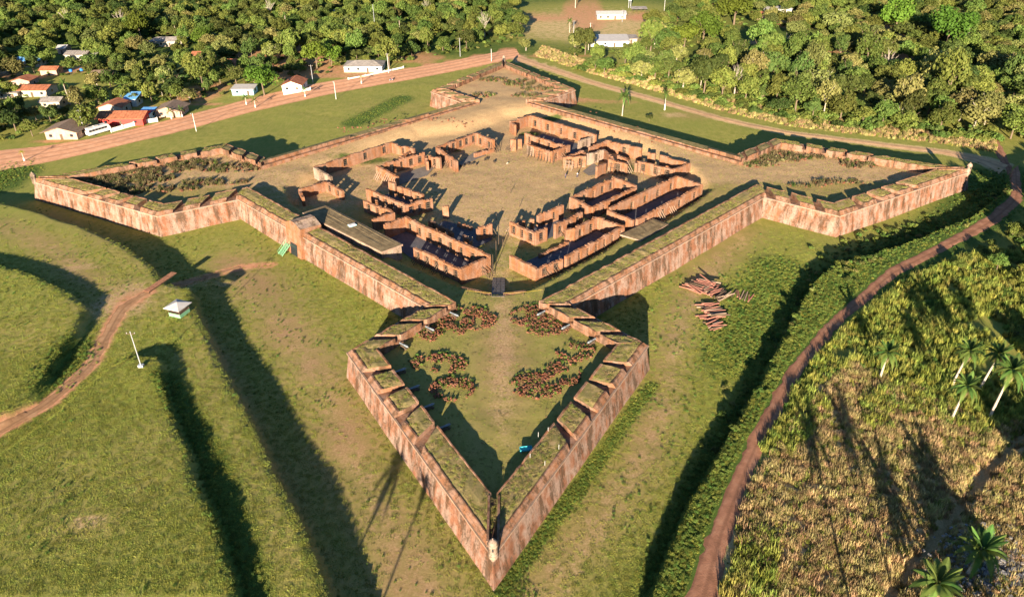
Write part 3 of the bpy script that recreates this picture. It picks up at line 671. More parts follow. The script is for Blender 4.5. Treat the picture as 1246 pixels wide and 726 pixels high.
# ------------------------------------------------------------------ ruined buildings
M['shadefloor'] = simple('shade_toned_slab_floor', (.085, .085, .10), .9, .3, 1.2)  # hall floors coloured dark blue-grey to carry the shadow lying between the walls
def ruin(label, walls, props=(), floor=None, ftop=None):
    """walls: list of (px polyline of wall tops, height, openings per segment, roughness, material)"""
    allp = [at(u, v, ZY+h)[:2] for (pl, h, *_r) in walls for u, v in pl]; c = sum(allp)/len(allp)
    e = empty('ruined_building', (c[0], c[1], ZY), 0, label, 'ruin')
    for wl in walls:
        pl, h, nw, rough = wl[:4]; mat = M[wl[4]] if len(wl) > 4 else M['ruin']
        pts = [at(u, v, ZY+h)[:2] for u, v in pl]
        for q in range(len(pts)-1):
            A, B = pts[q], pts[q+1]; L = np.linalg.norm(B-A); d = (B-A)/L; nr = np.array([-d[1], d[0]])
            rz = math.atan2(d[1], d[0]); n = max(2, int(L/.55)); ds = L/n; th = .75
            nwi = nw[q] if isinstance(nw, (list, tuple)) else nw
            cents = [L*(k+.5)/nwi for k in range(nwi)] if nwi else []
            mb = MB(); sd = R.random()*100; gz = Hi(*((A+B)/2))-ZY
            for k in range(n):
                s = (k+.5)*ds; m_ = A+d*s-c
                nz = noise.noise(Vector((s*.35, sd, 0)))*rough*1.6+noise.noise(Vector((s*1.3, sd, 5)))*rough*.7+(R.random()-.5)*.18
                top = h+min(nz*.85, .25)-(.0 if rough < .6 else .4)-(R.random()*.4 if R.random() < .10 else 0)
                top = max(.5, top); tl = th+(R.random()-.5)*.06
                op = any(abs(s-cc) < .80 for cc in cents)
                if op:
                    sill = .75; lin = min(3.0, top-.3)
                    mb.box((m_[0], m_[1], (sill-.5+gz)/2), (ds+.002, tl, sill+.5-gz), rz)
                    if lin > sill+.3: mb.box((m_[0], m_[1], (lin+top)/2), (ds+.002, tl, top-lin), rz)
                else: mb.box((m_[0], m_[1], (top-.6)/2), (ds+.002, tl, top+.6), rz)
            mb.build('wall', mat, e)
            for cc in cents:
                if L*h < 8: continue
                m_ = A+d*cc-c; mb = MB()
                for sx in (-.6, .6): mb.box((m_[0]+d[0]*sx, m_[1]+d[1]*sx, 1.8), (.12, .14, 2.3), rz)
                for zz in (1.1, 1.7, 2.3): mb.box((m_[0], m_[1], zz), (1.6, .16, .16), rz)
                mb.build('window_brace', M['wood'], e)
    for (u, v, z, ang, *mt) in props:      # sets of leaning timber props; (u,v) photo point of the head, ang direction of the foot
        p = at(u, v, ZY+z)[:2]-c; a = math.radians(ang); dx, dy = math.cos(a), math.sin(a); sx, sy = -dy, dx
        mb = MB(); ml = M[mt[0]] if mt else M['wood']
        for k in (-1.1, 0, 1.1):
            mb.tube((p[0]+sx*k, p[1]+sy*k, z), (p[0]+sx*k+dx*2.2, p[1]+sy*k+dy*2.2, -.1), .09, .09, 5)
            mb.tube((p[0]+sx*k, p[1]+sy*k, z*.55), (p[0]+sx*k+dx*1.6, p[1]+sy*k+dy*1.6, .0), .08, .08, 5)
            mb.tube((p[0]+sx*k, p[1]+sy*k, 0), (p[0]+sx*k, p[1]+sy*k, z+.2), .08, .08, 5)
        for zz in (.5, .9): mb.tube((p[0]-sx*1.5, p[1]-sy*1.5, z*zz), (p[0]+sx*1.5, p[1]+sy*1.5, z*zz), .08, .08, 5)
        mb.build('timber_prop', ml, e)
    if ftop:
        hh, fp = ftop; mb = MB(); mb.face([(*(at(u, v, ZY+hh)[:2]-c), .16) for u, v in fp]); mb.build('floor', M['shadefloor'], e)
    if floor:
        mb = MB(); mb.face([(*(at(u, v, ZY)[:2]-c), .14) for u, v in floor]); mb.build('floor', M['slab'], e)
    return e
FL, FR, BL, BR = 215, -35, 140, 45
ruin('long roofless hall with grassy floor at the upper left', [([(403, 215), (382, 203)], 3.6, 0, .1, 'plaster'), ([(382, 203), (477, 172.5)], 3.6, [4], .25), ([(477, 172.5), (504, 180)], 3.8, [1], .6), ([(505, 180), (487, 190)], 2.8, 1, .6)])
ruin('broken hall with grey paved floor left of the courtyard', [([(458, 202), (516, 185)], 3.8, [5], .5), ([(458, 202), (484, 214)], 3.6, [1], .5), ([(522, 189), (536, 193)], 3.6, [1], .4), ([(516, 185), (520, 196)], 3.2, 0, .8)],
     [(463, 206, 3, FL, 'paletimber'), (472, 211, 3, FL, 'paletimber'), (480, 215, 3, FL, 'paletimber'), (531, 193, 2.8, FL)], [(484, 226), (488, 212), (517, 203), (528, 205), (520, 214)])
ruin('narrow hall with tall window wall nearest the far bastion on the left', [([(531, 179), (579, 161.5)], 3.6, [6], .4), ([(579, 161.5), (601, 170)], 4.2, [2], .4), ([(531, 179), (556, 196)], 3.6, [2], .4), ([(601, 172), (600, 180), (577, 187)], 1.4, 0, .4)],
     [(539, 186, 3, FL), (547, 191, 3, FL), (600, 173, 3, FR)], [(556, 200), (576, 186), (598, 180), (590, 190), (560, 203)])
ruin('small open room with grass floor behind the left rampart', [([(364, 230), (395.5, 220.5)], 3.0, 0, .25), ([(395.5, 220.5), (417, 232)], 3.0, [2], .25), ([(364, 230), (369, 241)], 2.6, 0, .5)])
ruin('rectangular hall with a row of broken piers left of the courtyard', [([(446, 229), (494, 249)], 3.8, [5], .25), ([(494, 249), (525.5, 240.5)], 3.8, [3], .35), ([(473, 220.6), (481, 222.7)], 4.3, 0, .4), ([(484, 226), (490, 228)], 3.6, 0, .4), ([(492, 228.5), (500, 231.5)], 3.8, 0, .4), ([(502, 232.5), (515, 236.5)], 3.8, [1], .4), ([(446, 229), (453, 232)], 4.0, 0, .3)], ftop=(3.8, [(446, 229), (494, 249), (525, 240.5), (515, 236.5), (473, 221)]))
ruin('pair of short walls forming a corner behind the flat casemate', [([(443, 244), (477, 257)], 3.4, [3], .5), ([(453, 267), (479.5, 258)], 3.4, 0, .1, 'ruin')])
ruin('large roofless hall with shadow-toned floor at the front left of the courtyard', [([(467.5, 273.5), (493, 263.5)], 4.2, 0, .3), ([(493, 263.5), (596, 311)], 4.2, [8], .25), ([(596, 311), (560, 327)], 4.2, 0, .15, 'ruin'), ([(560, 327), (504, 301)], 3.6, [5], .35)],
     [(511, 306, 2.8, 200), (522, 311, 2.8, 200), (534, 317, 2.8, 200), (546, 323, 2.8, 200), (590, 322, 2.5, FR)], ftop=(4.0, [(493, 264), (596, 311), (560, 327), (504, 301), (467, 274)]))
ruin('low jagged wall stubs between the two front-left halls', [([(522, 267), (551, 281)], 3.0, [2], 1.1), ([(557, 269), (574, 274)], 1.6, 0, .9), ([(580, 276), (598, 271)], 4.0, [1], .7), ([(564, 285), (573, 291)], 3.2, 0, 1.0), ([(538.5, 250.5), (546, 251)], 3.6, 0, .2)],
     [(570, 288, 2.8, 250, 'paletimber'), (594, 274, 3, FR), (527, 271, 2, FL)], ftop=(3.2, [(522, 267), (551, 281), (573, 291), (598, 279), (598, 271), (540, 256)]))
ruin('ruined room with windows right of the paved path', [([(621, 270), (651, 282.5)], 3.6, [3], .25), ([(651, 282.5), (665, 277)], 3.6, [1], .25), ([(630, 267), (639, 268)], 2.8, 0, .8), ([(645, 266), (650, 266)], 3.0, 0, .5), ([(654, 262), (661, 259)], 3.4, 0, .4), ([(662, 258), (685, 250)], 3.8, [1], .5), ([(675, 274), (708, 257)], 3.8, [3], .5)],
     [(626, 273, 2, FL, 'paletimber'), (681, 273, 2.6, FR), (690, 269, 2.6, FR), (699, 264, 2.6, FR)], ftop=(3.6, [(621, 270), (651, 282.5), (665, 277), (708, 257), (685, 250)]))
ruin('long low roofless hall nearest the ramp on the right', [([(621, 310), (654, 326)], 3.6, 0, .2, 'ruin'), ([(654, 326), (684, 315)], 3.2, [2], .4), ([(688, 312), (759, 274.5)], 3.6, [7], .3), ([(698, 278), (726, 264)], 3.9, [2], .2), ([(726, 264), (759, 274.5)], 3.8, 0, .3), ([(688, 279), (696, 277.5)], 3.6, 0, .3), ([(656, 310), (691, 293)], 1.0, 0, .4)],
     [(665, 323, 2.5, FR), (675, 320, 2.5, FR), (697, 309, 2.5, FR), (709, 302, 2.5, FR), (721, 296, 2.5, FR), (733, 290, 2.5, FR)], ftop=(3.6, [(623, 310), (654, 325), (759, 274.5), (726, 265), (698, 278)]))
ruin('short solid wall between the two right-hand halls', [([(739.5, 255), (771, 268)], 3.6, 0, .2)])
ruin('rectangular roofless hall in the middle right of the courtyard', [([(694, 240), (748, 215.5)], 3.9, [5], .35), ([(748, 215.5), (774, 226)], 3.9, [1], .3), ([(774, 227), (720, 252)], 3.6, [6], .25), ([(720, 252), (694, 240)], 3.6, [1], .35)], [(699, 243, 3, FL), (741, 243, 2.4, FR)], ftop=(3.8, [(694, 240), (748, 215.5), (774, 226), (720, 252)]))
ruin('long roofless hall with timber-braced windows nearest the right rampart', [([(742, 252.5), (824, 214)], 4.2, [5], .15), ([(824, 214), (854.5, 224.5)], 4.2, 0, .2), ([(854.5, 224.5), (775, 267)], 3.8, [4], .25)],
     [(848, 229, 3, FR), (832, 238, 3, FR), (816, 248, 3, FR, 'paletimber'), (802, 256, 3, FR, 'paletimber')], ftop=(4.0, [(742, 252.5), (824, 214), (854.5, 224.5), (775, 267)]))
ruin('long hall with grassy floor at the top right of the courtyard', [([(621, 148), (644, 140)], 3.8, 0, .3), ([(644, 140), (725.5, 164)], 4.2, [5], .2), ([(725.5, 164), (704, 172)], 3.6, 0, .1, 'plaster'), ([(639, 162), (687, 177)], 3.6, [4], .25), ([(621, 148), (627, 153)], 3.6, 0, .4)], ftop=(4.0, [(660, 150), (720, 166), (703, 172), (690, 177), (645, 161)]))
ruin('hall front with pale plaster panels and leaning props', [([(642, 175), (671, 185)], 3.4, 0, .3), ([(671, 185), (693, 176)], 3.6, [2], .2), ([(621, 170), (628, 170)], 3.8, 0, .2), ([(630, 169), (635, 169)], 3.2, 0, .3), ([(642, 176.2), (650, 179)], 3.1, 0, .1, 'plaster')],
     [(623, 172, 3, FL), (648, 180, 2.8, 250), (660, 184, 2.8, 250), (671, 187, 2.8, 250), (684, 183, 2.6, FR)])
ruin('narrow ruined entrance room with two doorways', [([(685, 191), (700, 190.5), (713, 190)], 3.6, [1, 1], .4), ([(691, 190), (708, 183.5)], 3.4, 0, .5), ([(708, 183.5), (714, 187)], 3.4, 0, .5)], [(693, 196, 2.6, 250, 'paletimber'), (704, 194, 2.6, 250)])
ruin('gable ended chapel ruin with arched doorway and pale plaster', [([(715, 187), (736, 181.6)], 3.8, [1], .3, 'plaster'), ([(736, 181.6), (746, 193)], 4.0, 0, .3), ([(726, 203), (737, 198)], 3.6, 0, .2), ([(741, 194), (764, 199)], 3.6, [1], .4), ([(752, 188), (764, 193)], 3.4, 0, .6)],
     [(748, 199, 3, 250), (757, 200, 3, 260), (762, 198, 3, FR, 'paletimber')], [(709, 209), (722, 199), (732, 207), (727, 213), (716, 214)])
ruin('crumbling long wall with gaps at the far right of the courtyard', [([(717, 179), (740, 170.5)], 3.4, 0, .5), ([(740, 170.5), (781, 181)], 3.8, [1], .5), ([(789, 184.5), (798, 186)], 3.8, 0, .4), ([(804, 188.5), (835, 198)], 3.6, 0, .3), ([(839.5, 198.5), (820, 206)], 3.6, 0, .2), ([(777, 195.5), (820, 206)], 3.6, [3], .3), ([(774, 199), (777, 195)], 3.0, 0, .5)],
     [(781, 199, 3, 250), (805, 205, 3, 250)])

# ------------------------------------------------------------------ foliage meshes
def quads(C, N, S, asp=1.0, jit=.6):
    """leaf faces at centres C, preferred normals N, sizes S"""
    n = len(C); N = N+NR.normal(0, jit, (n, 3)); N /= np.linalg.norm(N, axis=1)[:, None]+1e-9
    T = np.cross(N, NR.normal(0, 1, (n, 3))); T /= np.linalg.norm(T, axis=1)[:, None]+1e-9; B = np.cross(N, T)
    S = S[:, None]; a = S*asp
    V = np.stack([C-T*S-B*a*.4, C+T*S*.2-B*a, C+T*S+B*a*.3, C-T*S*.1+B*a], 1).reshape(-1, 3)
    return V, np.arange(4*n).reshape(n, 4)
def crown_mesh(name, mat, rx, rz, n=1300, lumps=13, leaf=.34, gap=.0, flat=1.0):
    C = []; Nn = []
    ls = []
    for i in range(lumps):
        a = R.random()*6.28; el = math.asin(R.uniform(-.35, 1)); rr = R.uniform(.35, .78)
        ls.append((np.array([math.cos(a)*math.cos(el)*rx*rr, math.sin(a)*math.cos(el)*rx*rr, (math.sin(el)*rr)*rz*flat]), rx*R.uniform(.28, .46)))
    ls.append((np.zeros(3), rx*.5))
    for i in range(n):
        c, r = ls[i % len(ls)]; v = NR.normal(0, 1, 3); v /= np.linalg.norm(v)
        if v[2] < -.5 and R.random() < .6: v[2] *= -1
        k = r*R.uniform(.72, 1.06); q = c+v*np.array([k, k, k*.85]); C.append(q); Nn.append(v+np.array([0, 0, .35]))
    C = np.array(C); Nn = np.array(Nn); C[:, 2] += rz
    V, F = quads(C, Nn, NR.uniform(leaf*.6, leaf*1.3, len(C))); return npmesh(name, V, F, [mat])
crowns = {'dark': [], 'mid': [], 'bright': [], 'pale': []}
for kind, mat, cnt in (('dark', 'leaf_dark', 4), ('mid', 'leaf_mid', 5), ('bright', 'leaf_bright', 3), ('pale', 'leaf_pale', 3)):
    for k in range(cnt):
        if kind == 'bright': me = crown_mesh('crown_'+kind, M[mat], 5.0, 4.2, 2400, 18, .30)
        elif kind == 'pale': me = crown_mesh('crown_'+kind, M[mat], 4.6, 3.4, 1500, 13, .30)
        else: me = crown_mesh('crown_'+kind, M[mat], R.uniform(3.9, 4.8), R.uniform(3.0, 4.4), 2100, R.choice([11, 14, 17]), .30)
        crowns[kind].append(me)
pink_crown = crown_mesh('crown_pink', M['leaf_pink'], 4.0, 3.2, 1000, 10, .3)
def trunk_mesh(h=4.0, r=.25, mat='bark', limbs=5, spread=2.4, rise=3.5):
    mb = MB(); lean = (R.uniform(-.3, .3), R.uniform(-.3, .3))
    mb.tube((0, 0, -.4), (lean[0], lean[1], h), r, r*.6, 7)
    for i in range(limbs):
        a = 6.28*i/limbs+R.random(); z0 = h*R.uniform(.65, 1); b = Vector((lean[0]*z0/h, lean[1]*z0/h, z0))
        e = b+Vector((math.cos(a)*spread*.5, math.sin(a)*spread*.5, rise*.5)); f = e+Vector((math.cos(a+.3)*spread*.6, math.sin(a+.3)*spread*.6, rise*.5))
        mb.tube(b, e, r*.45, r*.3, 5); mb.tube(e, f, r*.3, r*.12, 5)
    return mb.mesh('trunk', M[mat])
trunks = [trunk_mesh() for _ in range(4)]; ptrunks = [trunk_mesh(mat='palebark') for _ in range(2)]
def tree(x, y, kind, s, label, group=None, name=None, z=None, tall=1.0):
    e = empty(name or 'broadleaf_tree', (x, y, Hs(x, y) if z is None else z), R.random()*6.28, label, 'tree', group)
    e.scale = (s, s, s*tall)
    inst('trunk', R.choice(ptrunks if kind == 'pale' else trunks), e)
    me = pink_crown if kind == 'pink' else R.choice(crowns[kind])
    inst('crown', me, e, (0, 0, 1.1), R.random()*6.28); return e
# palm pieces
def frond_mesh(L=2.6, droop=1.0, n=16, mat='leaf_palm', wid=.46):
    V = []; F = []
    def rp(t): return np.array([L*t*(1-.12*droop*t), 0, L*(.55*t-.85*droop*t*t)])
    for i in range(n):
        t = .12+.88*i/n; p = rp(t); p2 = rp(min(1, t+.05)); ll = wid*L*.42*math.sin(math.pi*min(.97, t*.85+.12))
        for s in (-1, 1):
            tip = p+np.array([ll*.55, s*ll, -ll*(.25+.3*droop)]); k = len(V); V += [p-np.array([.03, 0, 0]), p2+np.array([.03, 0, 0]), tip]; F.append((k, k+1, k+2))
    for i in range(6):
        a, b = rp(i/6), rp((i+1)/6); k = len(V); V += [a+[0, .03, 0], b+[0, .02, 0], b-[0, .02, 0]]; F.append((k, k+1, k+2)); V += [a+[0, .03, 0], b-[0, .02, 0], a-[0, .03, 0]]; F.append((k+3, k+4, k+5))
    return npmesh('frond', np.array(V), np.array(F), [M[mat]])
fronds = [frond_mesh(2.9, d, 22) for d in (.35, .7, 1.1, 1.6)]; deadf = frond_mesh(2.2, 2.2, 12, 'deadleaf', .5)
yfronds = [frond_mesh(2.0, d, 12, 'leaf_yellow') for d in (.5, 1.0)]
def palm(x, y, h, label, s=1.0, lean=(0, 0), z=None, group=None, dead=5, nf=20, yellow=False, white=False, painted='palebark'):
    e = empty('palm_tree', (x, y, Hs(x, y) if z is None else z), 0, label, 'palm tree', group)
    mb = MB(); seg = 6; pts = [(lean[0]*(i/seg)**1.4, lean[1]*(i/seg)**1.4, h*i/seg-(.3 if i == 0 else 0)) for i in range(seg+1)]
    for i in range(seg): mb.tube(pts[i], pts[i+1], (.24-.12*i/seg)*s**.5, (.24-.12*(i+1)/seg)*s**.5, 7)
    mb.build('trunk', M['palebark'], e)
    if white:
        mb = MB(); mb.tube((0, 0, 0), (pts[2][0]*.7, pts[2][1]*.7, h*.38), .27, .25, 8); mb.build('painted_trunk_base', M['white'], e)
    tp = pts[-1]
    for i in range(nf):
        k = (i*4)//nf; me = (yfronds[i % 2] if yellow else fronds[k]); o = inst('frond', me, e, tp, i*2.399, (s, s, s)); o.rotation_euler = (0, -(.75-.28*k)*.9, i*2.399)
    for i in range(dead): o = inst('dead_frond', deadf, e, tp, i*1.7, (s*.8,)*3); o.rotation_euler = (0, .5, i*1.7)
    return e
def bush_mesh(name, mat, r=1.0, n=260, leaf=.16):
    C = []; N = []
    ls = [(np.array([R.uniform(-.5, .5)*r, R.uniform(-.5, .5)*r, R.uniform(.2, .55)*r]), r*R.uniform(.35, .55)) for _ in range(5)]
    for i in range(n):
        c, q = ls[i % 5]; v = NR.normal(0, 1, 3); v /= np.linalg.norm(v); v[2] = abs(v[2])*.9; C.append(c+v*q*R.uniform(.7, 1.1)); N.append(v+np.array([0, 0, .3]))
    V, F = quads(np.array(C), np.array(N), NR.uniform(leaf*.6, leaf*1.3, n)); return npmesh(name, V, F, [mat])
def clump_mesh(name, mat, h, n, spread, bend=.4, wd=.05):
    V = []; F = []
    for i in range(n):
        a = R.random()*6.28; r = spread*math.sqrt(R.random()); x, y = math.cos(a)*r, math.sin(a)*r; b = R.random()*6.28; hh = h*R.uniform(.5, 1.1); bx, by = math.cos(b)*hh*bend*R.random(), math.sin(b)*hh*bend*R.random()
        wx, wy = -math.sin(b)*wd, math.cos(b)*wd; k = len(V)
        V += [(x-wx, y-wy, 0), (x+wx, y+wy, 0), (x+bx*.4+wx*.7, y+by*.4+wy*.7, hh*.6), (x+bx*.4-wx*.7, y+by*.4-wy*.7, hh*.6), (x+bx, y+by, hh)]
        F += [(k, k+1, k+2), (k, k+2, k+3), (k+3, k+2, k+4)]
    return npmesh(name, np.array(V), np.array(F), [mat])
# ------------------------------------------------------------------ scatter by geometry nodes (uncountable stuff)
LIB = bpy.data.collections.new('scatter_sources')
def scatter(name, meshes, P, S, label, Zs=None):
    """P: (n,3) points; S: (n,) scales"""
    P = np.asarray(P, np.float32); n = len(P)
    me = bpy.data.meshes.new(name); me.vertices.add(n); me.vertices.foreach_set('co', P.ravel())
    for nm, arr in (('scl', S), ('rz', NR.rand(n)*6.28)):
        a = me.attributes.new(nm, 'FLOAT', 'POINT'); a.data.foreach_set('value', np.asarray(arr, np.float32))
    a = me.attributes.new('idx', 'INT', 'POINT'); a.data.foreach_set('value', NR.randint(0, len(meshes), n).astype(np.int32))
    me.update(); o = bpy.data.objects.new(name, me); COL.objects.link(o); tag(o, label, kind='stuff')
    ng = bpy.data.node_groups.new(name+'_nodes', 'GeometryNodeTree'); ng.interface.new_socket('Geometry', in_out='INPUT', socket_type='NodeSocketGeometry'); ng.interface.new_socket('Geometry', in_out='OUTPUT', socket_type='NodeSocketGeometry')
    N = ng.nodes; Lk = ng.links; gi = N.new('NodeGroupInput'); go = N.new('NodeGroupOutput'); m2p = N.new('GeometryNodeMeshToPoints'); Lk.new(gi.outputs[0], m2p.inputs[0])
    c = bpy.data.collections.new(name+'_src')
    for k, m_ in enumerate(meshes):
        ob = bpy.data.objects.new('%s_src_%02d' % (name, k), m_); c.objects.link(ob)
    ci = N.new('GeometryNodeCollectionInfo'); ci.inputs['Collection'].default_value = c; ci.inputs['Separate Children'].default_value = True; ci.inputs['Reset Children'].default_value = True
    iop = N.new('GeometryNodeInstanceOnPoints'); Lk.new(m2p.outputs[0], iop.inputs['Points']); Lk.new(ci.outputs[0], iop.inputs['Instance']); iop.inputs['Pick Instance'].default_value = True
    def attr(nm, typ):
        a = N.new('GeometryNodeInputNamedAttribute'); a.data_type = typ; a.inputs['Name'].default_value = nm; return a.outputs[0]
    Lk.new(attr('idx', 'INT'), iop.inputs['Instance Index']); cx = N.new('ShaderNodeCombineXYZ'); Lk.new(attr('rz', 'FLOAT'), cx.inputs[2]); Lk.new(cx.outputs[0], iop.inputs['Rotation'])
    s_ = attr('scl', 'FLOAT'); cs = N.new('ShaderNodeCombineXYZ')
    for i in range(3): Lk.new(s_, cs.inputs[i])
    Lk.new(cs.outputs[0], iop.inputs['Scale']); Lk.new(iop.outputs[0], go.inputs[0])
    md = o.modifiers.new('scatter', 'NODES'); md.node_group = ng; return o
def vis(X, Y, Z, mar=60):
    v = np.stack([X-CAMP[0], Y-CAMP[1], Z-CAMP[2]], -1); d = v@fw; u = 623+FPX*(v@rt)/d; q = 363-FPX*(v@up)/d
    return (d > 0) & (u > -mar) & (u < 1246+mar) & (q > -mar) & (q < 726+mar)
def pts_in(poly, dens, H=Hout, keep=None):
    P = np.array([p[:2] for p in poly]); x0, y0 = P.min(0); x1, y1 = P.max(0); n = int((x1-x0)*(y1-y0)*dens)
    X = NR.uniform(x0, x1, n); Y = NR.uniform(y0, y1, n); k = sdist(P, X, Y) > 0; X, Y = X[k], Y[k]
    if keep is not None: k = keep(X, Y); X, Y = X[k], Y[k]
    return np.stack([X, Y, H(X, Y)], -1)

# ------------------------------------------------------------------ forest and village
houses_px = []      # (u, v, radius) kept clear of trees
def wpx(u, v): return hit(u, v)
TL_POLY = [wpx(*p)[:2] for p in ((-90, 190), (0, 172), (60, 166), (110, 158), (150, 146), (190, 139), (230, 128), (300, 112), (370, 96), (450, 82), (550, 66), (612, 56), (640, 44), (618, -8), (-90, -8))]
TR_POLY = [wpx(*p)[:2] for p in ((700, 82), (690, 60), (770, 42), (800, 26), (850, -8), (1420, -8), (1420, 190), (1246, 176), (1212, 166), (1150, 168), (1060, 158), (960, 145), (880, 128), (800, 104))]
clear = [  # (u, v, rx_m, ry_m) clearings
 (35, 72, 13, 9), (92, 66, 16, 10), (85, 84, 13, 5), (28, 110, 20, 11), (78, 160, 15, 11), (155, 140, 20, 15), (205, 134, 9, 10), (296, 108, 9, 7), (360, 99, 13, 10), (442, 82, 14, 9), (202, 52, 15, 8), (200, 62, 16, 4), (418, 16, 9, 7),
 (925, 38, 16, 12), (930, 20, 16, 9), (1105, 68, 12, 14), (1170, 93, 8, 9), (744, 48, 26, 16), (748, 70, 20, 8), (200, 75, 12, 8), (95, 100, 16, 8), (1130, 84, 10, 6), (60, 172, 13, 4), (300, 80, 14, 6), (1180, 20, 14, 10), (20, 55, 12, 8), (250, 127, 10, 3)]
clear += [(925, 58, 15, 12), (1105, 90, 10, 10), (1180, 40, 12, 10), (780, 75, 7, 6), (1130, 60, 9, 8), (62, 132, 10, 7), (122, 98, 9, 7), (245, 74, 10, 8), (60, 92, 9, 7), (680, 75, 10, 8), (540, 50, 9, 7), (380, 70, 8, 6), (500, 30, 12, 7), (150, 100, 8, 6), (1000, 75, 8, 6), (900, 100, 6, 5), (1060, 100, 6, 5), (960, 60, 7, 5), (925, 47, 16, 10), (1105, 77, 12, 11), (1170, 103, 8, 6), (95, 78, 14, 8), (35, 85, 13, 7), (28, 124, 16, 6), (296, 92, 12, 4)]
CL = [(wpx(u, v), a, b) for u, v, a, b in clear]
def okspot(x, y):
    for p, a, b in CL:
        if ((x-p[0])/a)**2+((y-p[1])/(b if y > p[1] else b*2.0))**2 < 1: return False
    return True
# single trees that stand out: (u_base, v_base, kind, scale, tall, label)
special = [
 (322, 116, 'bright', 1.15, 1.0, 'round bright green mango tree in front of the white gable house by the road'),
 (172, 48, 'bright', 1.2, 1.1, 'bright yellow-green tree rising from the wood at the top left'),
 (249, 58, 'bright', .95, 1.0, 'vivid green round tree right of the long grey roof in the wood'),
 (386, 84, 'bright', 1.1, 1.0, 'bright green tree left of the white hip-roofed house'),
 (404, 80, 'bright', .9, 1.0, 'small bright green tree just beside the left wall of the hip-roofed house'),
 (474, 84, 'mid', 1.25, 1.25, 'tall rounded green tree immediately right of the hip-roofed house'),
 (434, 66, 'mid', 1.2, 1.3, 'tall green tree behind the hip-roofed house'),
 (640, 62, 'pale', .9, .9, 'pale bushy tree at the bend where the road meets the track'),
 (855, 56, 'bright', 1.5, 1.0, 'large vivid green mango tree in the middle of the right-hand wood'),
 (832, 60, 'bright', 1.3, .9, 'bright green tree touching the large mango on its left'),
 (893, 30, 'bright', 1.9, .8, 'wide bright green tree beside the pink-roofed house at the top'),
 (1088, 42, 'bright', 1.6, 1.1, 'bright green tree left of the forked red dirt patch'),
 (1150, 60, 'bright', 1.8, 1.0, 'broad bright green tree right of the forked red dirt patch'),
 (1172, 45, 'mid', 1.6, 1.0, 'wide olive tree behind the broad bright tree at the top right'),
 (1183, 160, 'pale', 1.5, 1.0, 'large pale-topped tree at the right end of the wood by the track'),
 (735, 92, 'mid', 1.0, 1.0, 'olive tree at the left end of the right-hand wood'),
 (830, 112, 'pale', 1.5, .9, 'broad yellowish tree at the near edge of the wood above the track'),
 (780, 98, 'pale', 1.2, .9, 'yellow-green tree between the track and the pale-roofed shed'),
 (862, 70, 'mid', 1.1, 1, 'olive tree in front of the large vivid mango'),
 (42, 90, 'dark', 1.0, 1, 'dark green tree between the blue roof and the orange roofs'),
 (108, 160, 'mid', 1.15, 1.0, 'tall green tree standing behind the parked white bus'),
 (20, 160, 'dark', 1.2, .9, 'dark spreading tree at the left edge beside the road'),
 (40, 166, 'mid', .8, .9, 'small olive tree left of the beige gabled house'),
 (15, 118, 'mid', .9, .9, 'green tree in front of the orange-roofed houses'),
 (1236, 132, 'pink', .75, .9, 'small tree with pink blossom at the right edge'),
 (1075, 128, 'pale', 1.1, .9, 'pale tree in the middle of the right-hand wood left of the pale roof'),
 (1015, 42, 'pale', 1.7, .9, 'greyish green broad tree near the top of the right-hand wood'),
]
taken = []
for u, v, k, s, tl, lab in special:
    if k == 'bright': s *= 1.22; CL.append((wpx(u, v)-np.array([0, 7*s, 0]), 5.5*s, 6*s))
    p = wpx(u, v); tree(p[0], p[1], k, s, lab, None, {'bright': 'mango_tree', 'pink': 'blossom_tree'}.get(k), tall=tl); taken.append((p[0], p[1], 5.0*s))
cand = []
for zone, poly, sp in (('L', TL_POLY, 6.8), ('R', TR_POLY, 7.2)):
    P = np.array(poly); x0, y0 = P.min(0); x1, y1 = P.max(0); n = int((x1-x0)*(y1-y0)/(sp*sp)*2.2)
    X = NR.uniform(x0, x1, n); Y = NR.uniform(y0, y1, n); ok = (sdist(P, X, Y) > 1.5)
    for x, y in zip(X[ok], Y[ok]):
        if not okspot(x, y): continue
        r = 3.6 if zone == 'R' else 3.3
        if zone == 'L' and vnoise(np.array([x]), np.array([y]), 26, 31)[0] < .10 and y < 240: continue
        cand.append((x, y, r, zone))
grid = {}
def near(x, y, r):
    gx, gy = int(x//6), int(y//6)
    for i in (-1, 0, 1):
        for j in (-1, 0, 1):
            for (a, b, c) in grid.get((gx+i, gy+j), ()):
                if (a-x)**2+(b-y)**2 < ((r+c)*.82)**2: return True
    return False
for a in taken: grid.setdefault((int(a[0]//6), int(a[1]//6)), []).append((a[0], a[1], a[2]*.6))
trees = []
for x, y, r, zone in cand:
    if near(x, y, r): continue
    grid.setdefault((int(x//6), int(y//6)), []).append((x, y, r)); trees.append((x, y, zone))
trees.sort(key=lambda t: (t[0]-CAMP[0])**2+(t[1]-CAMP[1])**2)
nearT = []; farT = []
for t in trees:
    (nearT if (len(nearT) < 262 and vis(np.array([t[0]]), np.array([t[1]]), np.array([4.]), 0)[0]) else farT).append(t)
